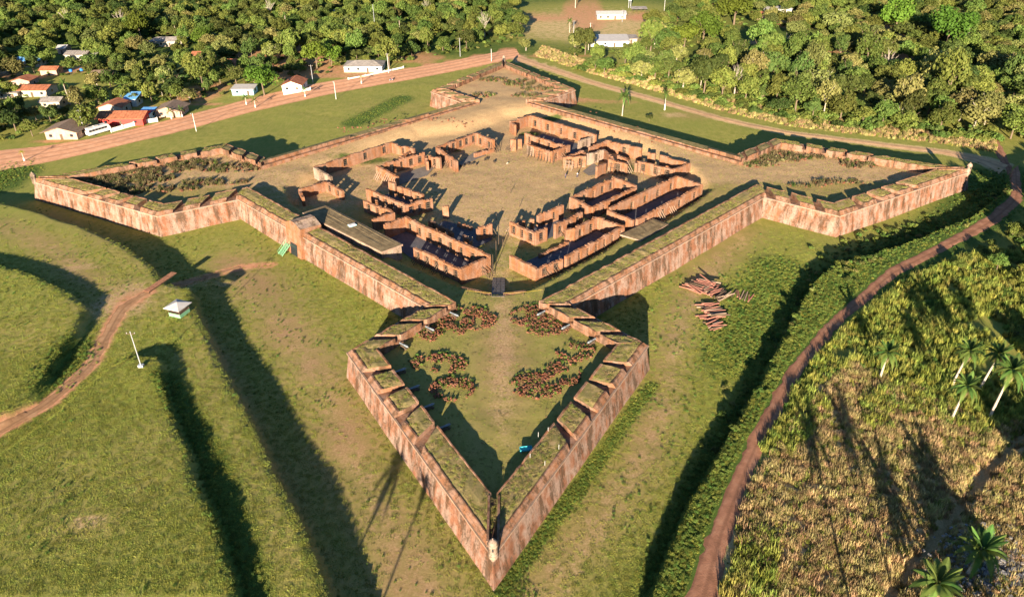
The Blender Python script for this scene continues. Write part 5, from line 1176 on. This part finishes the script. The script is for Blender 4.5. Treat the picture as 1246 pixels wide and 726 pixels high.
# ------------------------------------------------------------------ people and animals (skin modifier bodies)
def skin_body(name, verts, edges, radii, mat, parent=None, loc=(0, 0, 0), rz=0, sub=1):
    me = bpy.data.meshes.new(name); me.from_pydata(verts, edges, []); o = bpy.data.objects.new(name, me); COL.objects.link(o)
    me.materials.append(mat); md = o.modifiers.new('skin', 'SKIN'); sv = me.skin_vertices[0].data
    for i, r in enumerate(radii): sv[i].radius = (r, r) if not isinstance(r, tuple) else r
    sv[0].use_root = True; s = o.modifiers.new('sub', 'SUBSURF'); s.levels = sub; s.render_levels = sub
    o.location = loc; o.rotation_euler = (0, 0, rz)
    if parent: o.parent = parent
    return o
def person(x, y, z, rz, label, shirt, seated=False, group=None):
    e = empty('person', (x, y, z), rz, label, 'person', group)
    if not seated:
        V = [(0, 0, .95), (0, 0, 1.2), (0, 0, 1.42), (0, 0, 1.52), (0, -.01, 1.60), (0, -.01, 1.72), (-.18, 0, 1.42), (-.25, .03, 1.14), (-.25, -.08, .9), (-.25, -.11, .80), (.18, 0, 1.42), (.24, .02, 1.14), (.26, -.05, .9), (.26, -.08, .8),
             (-.1, 0, .9), (-.12, -.12, .5), (-.12, -.05, .08), (-.12, -.22, .04), (.1, 0, .9), (.12, .14, .5), (.12, .24, .08), (.12, .08, .04)]
    else:
        V = [(0, 0, .80), (0, .02, 1.05), (0, -.05, 1.27), (0, -.07, 1.37), (0, -.1, 1.45), (0, -.1, 1.57), (-.18, -.05, 1.27), (-.26, -.2, 1.06), (-.28, -.42, 1.05), (-.28, -.5, 1.05), (.18, -.05, 1.27), (.26, -.2, 1.06), (.28, -.42, 1.05), (.28, -.5, 1.05),
             (-.1, 0, .78), (-.2, -.4, .72), (-.2, -.3, .34), (-.2, -.45, .3), (.1, 0, .78), (.2, -.4, .72), (.2, -.3, .34), (.2, -.45, .3)]
    E_ = [(0, 1), (1, 2), (2, 3), (3, 4), (4, 5), (2, 6), (6, 7), (7, 8), (8, 9), (2, 10), (10, 11), (11, 12), (12, 13), (0, 14), (14, 15), (15, 16), (16, 17), (0, 18), (18, 19), (19, 20), (20, 21)]
    Rr = [.14, .13, .13, .06, .095, .09, .065, .05, .04, .035, .065, .05, .04, .035, .1, .07, .045, .04, .1, .07, .045, .04]
    skin_body('body', V, E_, Rr, M['skin'], e)
    tv = [V[0], V[1], V[2], V[6], V[7], V[10], V[11]]; skin_body('shirt', tv, [(0, 1), (1, 2), (2, 3), (3, 4), (2, 5), (5, 6)], [.165, .16, .15, .09, .07, .09, .07], M[shirt], e)
    lv = [V[0], V[14], V[15], V[16], V[18], V[19], V[20]]; skin_body('trousers', lv, [(0, 1), (1, 2), (2, 3), (0, 4), (4, 5), (5, 6)], [.16, .12, .09, .065, .12, .09, .065], M['jeans'], e)
    h = V[5]; mb = MB(); mb.lathe((h[0], h[1]+.015, h[2]-.04), [(.11, 0), (.112, .06), (.09, .12), (.04, .15), (.001, .155)], 10); mb.build('hair', M['tyre'], e, True)
    return e
def gp(u, v, z): p = at(u, v, z); return p[0], p[1], Hi(p[0], p[1])
for u, v, sh, lab, r in ((688, 217, 'shirt_b', 'person in dark clothes standing in the courtyard beside the entrance room', .4), (702.5, 216, 'shirt_a', 'person in white top standing before the chapel ruin', 2.0)):
    x, y, z = gp(u, v, ZY); person(x, y, z, r, lab, sh)
# motorcycle with rider on the road
p = wpx(476, 98.5); ang = .35
e = empty('motorcycle', (p[0], p[1], p[2]+.1), ang, 'dark motorcycle on the red road carrying a rider', 'motorcycle')
for x in (-.65, .68):
    mb = MB(); mb.tube((x, -.06, .32), (x, .06, .32), .32, .32, 18); w1 = mb.build('wheel', M['tyre'], e); mb = MB(); mb.tube((x, -.065, .32), (x, .065, .32), .2, .2, 12); mb.build('rim', M['greymetal'], w1)
mb = MB(); mb.tube((-.65, 0, .32), (-.1, 0, .55), .05, .06, 6); mb.tube((-.1, 0, .55), (.45, 0, .85), .06, .05, 6); mb.tube((.68, 0, .32), (.42, 0, 1.0), .04, .04, 6); mb.box((.05, 0, .42), (.4, .28, .36)); mb.build('frame', M['iron'], e)
mb = MB(); mb.box((-.3, 0, .76), (.8, .26, .12)); mb.build('saddle', M['tyre'], e)
mb = MB(); mb.hexa([(.1, -.14, .72), (.45, -.1, .78), (.45, .1, .78), (.1, .14, .72), (.12, -.1, .95), (.42, -.07, .98), (.42, .07, .98), (.12, .1, .95)]); mb.build('fuel_tank', M['redwall'], e)
mb = MB(); mb.tube((.4, -.36, 1.03), (.4, .36, 1.03), .025, .025, 6); mb.build('handlebar', M['iron'], e)
mb = MB(); mb.lathe((.58, 0, .82), [(.01, -.08), (.09, -.04), (.09, .04), (.01, .08)], 10); mb.build('headlight', M['white'], e)
person(p[0]-.25*math.cos(ang), p[1]-.25*math.sin(ang), p[2]+.1, ang+math.pi/2, 'person in dark shirt riding the motorcycle along the red road', 'shirt_b', True)
# grazing animals in the courtyard: continuous bodies
def animal(x, y, z, rz, s, label, mat='hide', group=None):
    V = [(-.35, 0, .62), (0, 0, .64), (.3, 0, .62), (.48, 0, .55), (.66, 0, .34), (.80, 0, .14), (-.45, 0, .60), (-.55, 0, .35),
         (-.33, -.13, .42), (-.42, -.13, .24), (-.36, -.13, .02), (-.33, .13, .42), (-.42, .13, .24), (-.36, .13, .02), (.28, -.13, .38), (.30, -.13, .2), (.28, -.13, .02), (.28, .13, .38), (.30, .13, .2), (.28, .13, .02), (.66, -.08, .42), (.66, .08, .42)]
    E_ = [(0, 1), (1, 2), (2, 3), (3, 4), (4, 5), (0, 6), (6, 7), (0, 8), (8, 9), (9, 10), (0, 11), (11, 12), (12, 13), (2, 14), (14, 15), (15, 16), (2, 17), (17, 18), (18, 19), (4, 20), (4, 21)]
    Rr = [.19, .20, .20, .12, .10, .05, .04, .02, .09, .05, .035, .09, .05, .035, .08, .05, .035, .08, .05, .035, .025, .025]
    o = skin_body('grazing_goat', V, E_, Rr, M[mat], None, (x, y, z), rz); o.scale = (s, s, s); return tag(o, label, 'goat', group)
for i, (u, v) in enumerate(((560.5, 203), (564, 202.5), (569, 201), (574.5, 200.5), (580, 200.5), (590.5, 195), (592.5, 195), (601.5, 198), (526, 216))):
    x, y, z = gp(u, v, ZY); animal(x, y, z, R.random()*6, 1.15, 'small dark animal grazing in the left of the courtyard', group='dark animals grazing in the courtyard')
x, y, z = gp(617.5, 200, ZY); animal(x, y, z, 1.0, .9, 'lone pale animal standing near the middle of the courtyard', 'creamwall')

# ------------------------------------------------------------------ courtyard furniture
# ramp between the near bastion and the courtyard
a, b = at(606, 361, ZF)[:2], at(606, 338, ZY)[:2]
e = empty('ramp', (a[0], a[1], ZF), 0, 'stone paved ramp going down from the near bastion to the courtyard', 'ramp')
for k in range(10):
    t0, t1 = k/10, (k+1)/10; y0, y1 = (b[1]-a[1])*t0, (b[1]-a[1])*t1; z0, z1 = .08-(ZF-ZY)*t0, .08-(ZF-ZY)*t1
    for sx in range(3): mb = MB(); x0 = -1.5+sx*1.0; mb.hexa([(x0+.03, y0+.03, z0-.3), (x0+.97, y0+.03, z0-.3), (x0+.97, y1-.03, z1-.3), (x0+.03, y1-.03, z1-.3), (x0+.03, y0+.03, z0), (x0+.97, y0+.03, z0), (x0+.97, y1-.03, z1), (x0+.03, y1-.03, z1)]); mb.build('paving_stone', M['slab'], e)
e = empty('retaining_wall', (0, at(600, 357, ZF)[1], ZY), 0, 'low brick retaining wall under the edge of the near bastion floor', 'wall')
W0 = e.location[1]
for (u0, v0, u1, v1) in ((561, 350, 597, 358), (612.5, 358, 640, 354.5)):
    A, B = at(u0, v0, ZF)[:2], at(u1, v1, ZF)[:2]; m_ = (A+B)/2; mb = MB(); mb.box((m_[0], m_[1]-W0+.2, (ZF-ZY)/2-.05), (np.linalg.norm(B-A), .8, ZF-ZY+.2), math.atan2(B[1]-A[1], B[0]-A[0])); mb.build('wall_section', M['parapet'], e)
# yellow barrier with posts along the edge
e = empty('rope_barrier', (at(600, 358, ZF)[0], at(600, 358, ZF)[1], ZF), 0, 'yellow rope barrier on posts along the edge above the courtyard', 'barrier')
pp = [(568, 358), (585, 360), (598, 361), (613, 361), (637, 360), (660, 357)]; c = np.array(e.location)
W_ = [np.array([*at(u, v, ZF)[:2], ZF])-c for u, v in pp]
M['yellow'] = simple('yellow_paint', (.60, .42, .05), .7, .1, 3)
for p in W_: mb = MB(); mb.tube(tuple(p), (p[0], p[1], 1.0), .045, .04, 6); mb.build('post', M['wood'], e)
for k, (p, q) in enumerate(zip(W_[:-1], W_[1:])):
    if k == 2: continue
    mb = MB(); mb.tube((p[0], p[1], 1.0), (q[0], q[1], .95), .022, .022, 5); mb.build('rope', M['yellow'], e)
for u, v, h, lab in ((604, 322, 6.5, 'tall thin pole beside the paved path in the courtyard'), (612, 300, 2.2, 'short post right of the courtyard path'), (621, 236, 2.0, 'first short post in the middle of the courtyard'), (632, 252, 2.0, 'second short post near the ruined room'), (604, 268, 2.0, 'short post beside the front left hall')):
    x, y, z = gp(u, v, ZY); pole(0, 0, h, lab, 'wood', loc=(x, y, z), thick=.08)
# gnarled leafless poles tied over the path: two tall ones cast long shadows
for u, v in ((607, 306), (600, 332)):
    x, y, z = gp(u, v, ZY); pole(0, 0, 5.0, 'bare pole on the path between the two front halls', 'wood', loc=(x, y, z), thick=.07)['group'] = 'bare poles between the two front halls'
# teal trough on the near bastion parapet
p = at(640, 549, ZF); e = empty('trough', (p[0], p[1], ZF+.02), .15, 'small teal trough standing against the right parapet of the near bastion', 'trough')
mb = MB(); mb.box((0, 0, .5), (2.0, .9, .08)); mb.build('tray', M['teal'], e)
for s in (-1, 1): mb = MB(); mb.box((0, s*.45, .62), (2.0, .07, .3)); mb.build('side_panel', M['teal'], e); mb = MB(); mb.box((s*1.0, 0, .62), (.07, .85, .3)); mb.build('end_panel', M['teal'], e)
for s in (-.85, .85):
    for t in (-.35, .35): mb = MB(); mb.box((s, t, .23), (.08, .08, .46)); mb.build('leg', M['teal'], e)
# thin fence stakes on the right parapet
e = empty('stake_fence', (*at(665, 545, ZI)[:2], ZI-.1), 0, 'thin white stakes with a wire on the right parapet of the near bastion', 'fence'); c = np.array(e.location)
for u, v in ((645, 556), (663, 565), (680, 545), (655, 530), (667, 524)):
    q = at(u, v, ZI)-c; mb = MB(); mb.tube((q[0], q[1], -.1), (q[0], q[1], .9), .03, .03, 5); mb.build('stake', M['white'], e)
# cannons pointing into the embrasures
def cannon(k, i, s, label):
    A, B = INN[i], INN[(i+1) % 20]; p = A*(1-s)+B*s; d = (B-A)/np.linalg.norm(B-A); o_ = np.array([d[1], -d[0]]); q = p-o_*1.5
    e = empty('cannon', (q[0], q[1], Hi(*q)), math.atan2(o_[1], o_[0]), label, 'cannon')
    mb = MB(); k0 = len(mb.v); prof = [(-1.25, .02), (-1.2, .10), (-1.05, .12), (-1.0, .23), (-.9, .25), (-.2, .21), (-.15, .23), (-.1, .20), (1.0, .15), (1.1, .20), (1.2, .18), (1.2, .09), (.9, .08)]; n = 12
    for x, r in prof:
        for a in range(n): t = 6.283*a/n; mb.v.append((x, r*math.cos(t), .75+r*math.sin(t)))
    for j in range(len(prof)-1):
        for a in range(n): mb.f.append((k0+j*n+a, k0+j*n+(a+1) % n, k0+(j+1)*n+(a+1) % n, k0+(j+1)*n+a)); mb.m.append(0)
    mb.build('barrel', M['iron'], e, True)
    for s_ in (-1, 1): mb = MB(); mb.hexa([(-1.0, s_*.3-.08, .15), (.6, s_*.3-.08, .15), (.6, s_*.3+.08, .15), (-1.0, s_*.3+.08, .15), (-1.0, s_*.3-.08, .4), (.6, s_*.3-.08, .75), (.6, s_*.3+.08, .75), (-1.0, s_*.3+.08, .4)]); mb.build('carriage_cheek', M['wood'], e)
    for x in (-.7, .4):
        for s_ in (-1, 1): mb = MB(); mb.tube((x, s_*.42-.06, .22), (x, s_*.42+.06, .22), .22, .22, 12); mb.build('wheel', M['wood'], e)
ordn = ['first', 'second', 'third', 'fourth']
for n_, s in enumerate(KG): cannon(0, 0, s, '%s cannon from the courtyard edge on the left flank of the near bastion' % ordn[n_])
for n_, s in enumerate(FG): cannon(0, 1, s, '%s cannon from the shoulder on the left face of the near bastion' % ordn[n_])
for n_, s in enumerate([1-x for x in KG]): cannon(0, 3, s, '%s cannon from the courtyard edge on the right flank of the near bastion' % ordn[n_])

# ------------------------------------------------------------------ rubble, brush, weeds
def rock_mesh():
    mb = MB(); s = [R.uniform(.6, 1.2) for _ in range(3)]; p = []
    for z in (-.5, .5):
        for a, b in ((-.5, -.5), (.5, -.5), (.5, .5), (-.5, .5)): p.append((a*s[0]+R.uniform(-.2, .2), b*s[1]+R.uniform(-.2, .2), z*s[2]*.7+R.uniform(-.15, .15)))
    mb.hexa(p); return mb.mesh('stone', M['rubble'])
M['rubble'] = m_fort('loose_red_stone', .15, (.27, .09, .05), (.48, .19, .105), .4)
rocks = [rock_mesh() for _ in range(6)]
M['palerock'] = simple('pale_rock', (.20, .19, .19), .9, .35, 1.5); procks = []
for _m in rocks[:4]: _c = _m.copy(); _c.materials.clear(); _c.materials.append(M['palerock']); procks.append(_c)
fern = [clump_mesh('weed_clump', M['weed'], .8, 60, .5, .9, .04), bush_mesh('weed_bush', M['weed'], .65, 220, .08), bush_mesh('weed_bush2', M['leaf_dark'], .65, 220, .08)]
def ell(u, v, rx, ry, n, z, H=Hin, rot=0, ring=False):
    c = at(u, v, z); a = NR.rand(n)*6.283; r = np.sqrt(NR.rand(n)) if not ring else NR.uniform(.75, 1.05, n)
    x = np.cos(a)*r*rx; y = np.sin(a)*r*ry; co, si = math.cos(rot), math.sin(rot); X = c[0]+x*co-y*si; Y = c[1]+x*si+y*co
    k = (vnoise(X, Y, 1.9, 41) > .30); X, Y = X[k], Y[k]; return np.stack([X, Y, H(X, Y)], -1)
beds = [(568, 388, 6.5, 4.6, -.15), (538, 406, 5.0, 3, .2), (534, 443, 5.6, 3.2, -.1), (550, 474, 4.2, 3.6, 0), (650, 384, 5.5, 4.2, .25), (668, 402, 4.6, 2.4, .2), (700, 430, 4.0, 3.0, .2), (655, 470, 5.2, 4.0, .1), (684, 456, 3.5, 4, .4)]
S_, Wd = [], []
for u, v, rx, ry, rot in beds:
    S_.append(ell(u, v, rx, ry, int(rx*ry*28), ZF, rot=rot)); Wd.append(ell(u, v-3, rx*1.05, ry*1.05, int(rx*ry*6.5), ZF, rot=rot))
P = np.concatenate(S_); P[:, 2] += NR.uniform(.05, .45, len(P)); scatter('loose_stones', rocks, P, NR.uniform(.12, .34, len(P)), 'loose red building stones laid in beds in the near bastion')
P = np.concatenate(Wd); scatter('weeds', fern, P, NR.uniform(.3, .75, len(P)), 'dark green weeds growing among the red stones')
# beds in the other bastions and along the rear rampart
S_, Wd = [], []
for u, v, rx, ry in ((165, 217, 12, 5), (190, 205, 12, 4.5), (230, 200, 9, 4), (280, 205, 11, 3.5), (150, 225, 9, 4), (205, 230, 9, 2.2), (262, 222, 10, 2.2), (140, 235, 8, 3), (118, 222, 7, 3),
                     (632, 103, 7, 5), (600, 99, 6, 3), (655, 110, 7, 3), (590, 118, 5, 3), (640, 118, 6, 2.5), (960, 193, 7, 3.5), (925, 200, 6, 3), (1010, 190, 7, 3.5), (1045, 200, 6, 4), (1020, 222, 8, 2), (985, 226, 6, 1.5), (940, 190, 8, 4), (700, 140, 9, 3), (750, 158, 9, 2.5), (790, 172, 7, 2), (470, 150, 8, 3), (430, 160, 9, 3), (550, 148, 9, 4)):
    k = 6 if u < 300 else (4.5 if v < 130 or u > 900 else 1.3)
    S_.append(ell(u, v, rx, ry, int(rx*ry*k*.75), ZF)); 
    if not (400 < u < 800 and v > 125): Wd.append(ell(u, v, rx, ry, int(rx*ry*k*.8), ZF))
P = np.concatenate(S_); P[:, 2] += NR.uniform(0, .3, len(P)); scatter('scattered_stones', rocks, P, NR.uniform(.25, .6, len(P)), 'scattered dark stones on the rear rampart and bastion floors')
P = np.concatenate(Wd); agave = [clump_mesh('agave', M['leaf_scrub'], 1.1, 26, .3, .9, .09), clump_mesh('agave2', M['leaf_scrub'], 1.0, 30, .4, .8, .07), bush_mesh('scrub', M['leaf_scrub'], .7, 120, .13), clump_mesh('agave3', M['leaf_dark'], .9, 30, .4, .8, .07)]
scatter('spiky_plants', agave, P, NR.uniform(.6, 1.3, len(P)), 'spiky plants and weeds growing on the bastion floors')
# timber stacks in the right ditch
def stack(u, v, n, L, ang, label, h=2):
    p = wpx(u, v); e = empty('timber_stack', tuple(p), ang, label, 'timber stack'); e.scale = (1.35, 1.35, 1.35)
    for k in range(n):
        mb = MB(); x = R.uniform(-.5, .5); y = (k % 11-5)*.42+R.uniform(-.1, .1); z = .15+.25*(k//11); l = L*R.uniform(.6, 1.05)
        mb.tube((-l/2, 0, 0), (l/2, 0, 0), .12, .10, 6); o = mb.build('log', M[R.choice(['logpink', 'paletimber', 'logpink', 'wood'])], e, loc=(x, y, z)); o.rotation_euler = (0, R.uniform(-.05, .05), R.uniform(-.35, .35))
M['logpink'] = simple('reddish_log', (.30, .13, .095), .9, .25, 5)
stack(852, 350, 34, 4.6, 2.35, 'stack of reddish timber at the upper left of the ditch pile'); stack(870, 358, 34, 3.6, .7, 'stack of reddish timber in the middle of the ditch pile')
stack(868, 379, 24, 3.6, .2, 'pale timber stack below the others in the ditch'); stack(866, 392, 16, 2.6, .3, 'lowest small pale heap of broken timber in the ditch'); stack(899, 360, 8, 3, 1.2, 'small heap of timber at the right of the ditch pile')

# weeds and tall grass by geometry nodes
green_cl = [clump_mesh('weed_a', M['weed'], .8, 60, .6, .5, .035), clump_mesh('weed_b', M['weed'], .7, 60, .6, .6, .035), clump_mesh('weed_d', M['grass_blade'], .6, 50, .5, .6, .035), bush_mesh('weed_c', M['weed'], .8, 240, .08)]
def along(pts, wd, n, sc_=1, z=None):
    L = hl(pts); L = np.array([p[:2] for p in L]); s = np.r_[0, np.cumsum(np.hypot(*np.diff(L, axis=0).T))]; t = NR.rand(n)*s[-1]
    X = np.interp(t, s, L[:, 0])+NR.normal(0, wd, n); Y = np.interp(t, s, L[:, 1])+NR.normal(0, wd, n); k = sdist(BASE, X, Y) < -.2
    k &= sdist(rr_poly, X, Y) < -.3; X, Y = X[k], Y[k]; return np.stack([X, Y, Hout(X, Y)], -1)
P = np.concatenate([along([(1020, 345), (982, 410), (925, 510), (868, 600), (825, 690), (800, 790)], 1.9, 4200), along([(985, 350), (940, 430), (880, 520), (830, 610), (790, 700)], .8, 1500), along([(1215, 215), (1200, 255), (1130, 290), (1060, 318), (990, 350)], 4.5, 5200), along([(945, 325), (920, 380), (895, 440)], 4.2, 2600),
                    along([(-20, 228), (20, 205)], 4, 900), along([(100, 420), (60, 470)], 2, 500), along([(196, 455), (240, 550), (280, 660), (305, 740)], 1.0, 1000), along([(490, 118), (430, 145)], 3, 10), along([(880, 600), (905, 560), (985, 440)], .6, 300)])
scatter('ditch_weeds', green_cl, P, NR.uniform(.16, .55, len(P)), 'green weeds filling the right ditch and the trench sides')
P = np.concatenate([along([(1150, 270), (1060, 300), (1000, 340)], 4, 170), along([(985, 350), (930, 450), (860, 570)], 1.5, 60), along([(1225, 225), (1190, 250)], 3, 60)])
P2 = np.concatenate([along([(608, 722), (698, 602), (794, 468)], .7, 1900), along([(490, 120), (430, 150)], 3.5, 900), along([(610, 735), (640, 715)], 1, 200)]); scatter('rank_grass', green_cl[:3], P2, NR.uniform(.14, .36, len(P2)), 'rank green grass along the foot of the walls')
scatter('ditch_bushes', bushes, P, NR.uniform(.3, .8, len(P)), 'leafy bushes on the bank of the right ditch')
# right field
def hp(pts): return [hit(u, v)[:2] for u, v in pts]
fgreen = hp([(905, 560), (985, 440), (1040, 385), (1110, 335), (1180, 310), (1300, 280), (1320, 520), (1190, 530), (1100, 500), (1040, 440), (985, 480), (945, 555)])
fdry = hp([(885, 720), (905, 600), (960, 520), (1030, 440), (1110, 470), (1200, 520), (1330, 500), (1400, 760), (1200, 850), (860, 850)])
fg2 = [hp([(880, 700), (915, 640), (945, 660), (940, 740), (870, 740)]), hp([(945, 520), (985, 470), (1010, 500), (960, 560)]), hp([(1045, 480), (1090, 470), (1085, 525), (1050, 520)])]
clr = lambda X, Y: (sdist(rr_poly, X, Y) < -.1+1.5*(vnoise(X, Y, 2.2, 95)-.35)) & (ldist(TRENCH, X, Y)+(vnoise(X, Y, 2.5, 91)-.5)*1.2 > .7)
reeds = [clump_mesh('reed_a', M['reed'], 1.5, 46, .55, .55, .05), clump_mesh('reed_b', M['reed'], 1.2, 46, .5, .7, .05), clump_mesh('reed_c', M['weed'], 1.0, 40, .5, .6, .06)]
straws = [clump_mesh('straw_a', M['straw'], .95, 46, .5, .6, .04), clump_mesh('straw_b', M['straw'], .75, 46, .5, .7, .04), clump_mesh('straw_c', M['straw'], 1.1, 40, .45, .5, .04), clump_mesh('straw_d', M['reed'], .8, 30, .4, .6, .04)]
thin = lambda X, Y: clr(X, Y) & (vnoise(X, Y, 5, 51) > .22)
P = np.concatenate([pts_in(fgreen, 1.6, keep=thin)]+[pts_in(f, 2.2, keep=clr) for f in fg2]); scatter('tall_grass', reeds, P, NR.uniform(.55, 1.3, len(P)), 'tall yellow-green grass covering the right field')
P = pts_in(fdry, 3.4, keep=clr); scatter('dry_grass', straws, P, NR.uniform(.5, 1.25, len(P)), 'dry straw-coloured grass covering the lower right field')
P = pts_in(hp([(1150, 330), (1300, 240), (1340, 420), (1246, 430)]), .10, keep=clr); scatter('field_bushes', bushes, P, NR.uniform(.5, 1.2, len(P)), 'leafy bushes at the right edge beyond the red track')
c_ = hit(1215, 690); P = np.stack([NR.normal(c_[0], 3.2, 900), NR.normal(c_[1], 3.0, 900), NR.uniform(HI-.1, HI+.5, 900)], -1); scatter('pale_rubble', [bpy.data.meshes.new_from_object(bpy.data.objects['pale_src'])] if False else procks, P, NR.uniform(.2, .6, len(P)), 'heap of pale grey rubble in the bottom right corner')
# pale verge grass in front of the wood
verge = hp([(650, 68), (720, 90), (800, 112), (880, 136), (960, 154), (1060, 166), (1150, 176), (1212, 186), (1212, 168), (1150, 164), (1060, 152), (960, 138), (880, 120), (800, 95), (720, 76), (660, 56)])
P = pts_in(verge, 1.3, keep=lambda X, Y: sdist(trk_poly, X, Y) < -.5); eb = hp([(690, 84), (740, 92), (800, 108), (880, 131), (960, 148), (1060, 160), (1150, 170), (1212, 174), (1212, 160), (1150, 150), (1060, 143), (960, 130), (880, 113), (800, 92), (740, 76)])
Pe = pts_in(eb, .10); scatter('wood_edge_bushes', [bushes[0], bushes[1], bushes[0], bushes[2]], Pe, NR.uniform(.8, 2.1, len(Pe)), 'bushes and saplings along the near edge of the wood')
scatter('verge_grass', straws, P, NR.uniform(.5, 1.3, len(P)), 'pale rough grass on the verge in front of the wood')
# mown grass tufts near the camera
tuft = [clump_mesh('tuft_a', M['grass_blade'], .15, 26, .40, .6, .022), clump_mesh('tuft_b', M['grass_blade'], .12, 26, .40, .7, .022)]
nearp = [at(u, v, 2)[:2] for u, v in ((-40, 250), (300, 225), (560, 380), (700, 380), (960, 260), (1060, 330), (860, 740), (-60, 740))]
def kg(X, Y):
    k = (sdist(BASE, X, Y) < -.1) & (sdist(rr_poly, X, Y) < -.5) & (ldist(PT, X, Y) > 1.8)
    pr = np.clip((-18-Y)/90, 0, 1); P_ = paint_out(X, Y); return k & (NR.rand(len(X)) < pr*(1-.75*P_[:, 1])*np.clip(1.05-1.25*worn_out(X, Y), .08, 1))
P = pts_in(nearp, 8.0, keep=kg); print('tufts', len(P)); scatter('mown_grass', tuft, P, NR.uniform(.5, 1.3, len(P)), 'short mown grass on the fields and in the ditch')
# grass on the parapet tops
Q = []
for i in list(range(0, 5))+[5, 6, 7]+[16, 17, 18, 19]:
    j = (i+1) % 20; n = int(np.linalg.norm(RING[j]-RING[i])*4.5*5); t = NR.rand(n); w_ = NR.uniform(.24, .88, n)
    P = (RING[i][None]*(1-t)[:, None]+RING[j][None]*t[:, None])*(1-w_)[:, None]+(INN[i][None]*(1-t)[:, None]+INN[j][None]*t[:, None])*w_[:, None]
    keep = np.ones(n, bool)
    G_ = {0: KG, 1: FG, 2: [1-x for x in FG], 3: [1-x for x in KG], 4: []}[i % 5]; L = np.linalg.norm(RING[j]-RING[i])
    for g_ in G_: keep &= np.abs(t-g_)*L > 1.5
    if i == 19: keep &= (t < .33) | (t > .415)
    Q.append(np.column_stack([P, np.full(n, 6.72)+w_*.2])[keep])
P = np.concatenate(Q); dtuft = [clump_mesh('dry_tuft', M['drygrass'], .13, 26, .3, .7, .022), clump_mesh('dry_tuft', M['grass_blade'], .11, 26, .3, .7, .022)]
scatter('parapet_grass', dtuft, P, NR.uniform(.5, 1.3, len(P)), 'rough brownish grass on the parapet tops')
# scattered darker weeds so that the lawn is not even
P = pts_in(nearp, .22, keep=lambda X, Y: (sdist(BASE, X, Y) < -.1) & (sdist(rr_poly, X, Y) < -.5) & (ldist(PT, X, Y) > 1.8) & (vnoise(X, Y, 9, 71) > .55))
scatter('lawn_weeds', [green_cl[0], green_cl[1]], P, NR.uniform(.2, .5, len(P)), 'low dark weeds scattered over the lawns')
# short dry grass inside the fort
P = pts_in(INN, 1.3, H=Hin, keep=lambda X, Y: (Y < 30)); scatter('fort_grass', dtuft, P, NR.uniform(.4, 1.0, len(P)), 'short dry grass on the bastion floors and in the courtyard')
print('objects', len(bpy.data.objects))
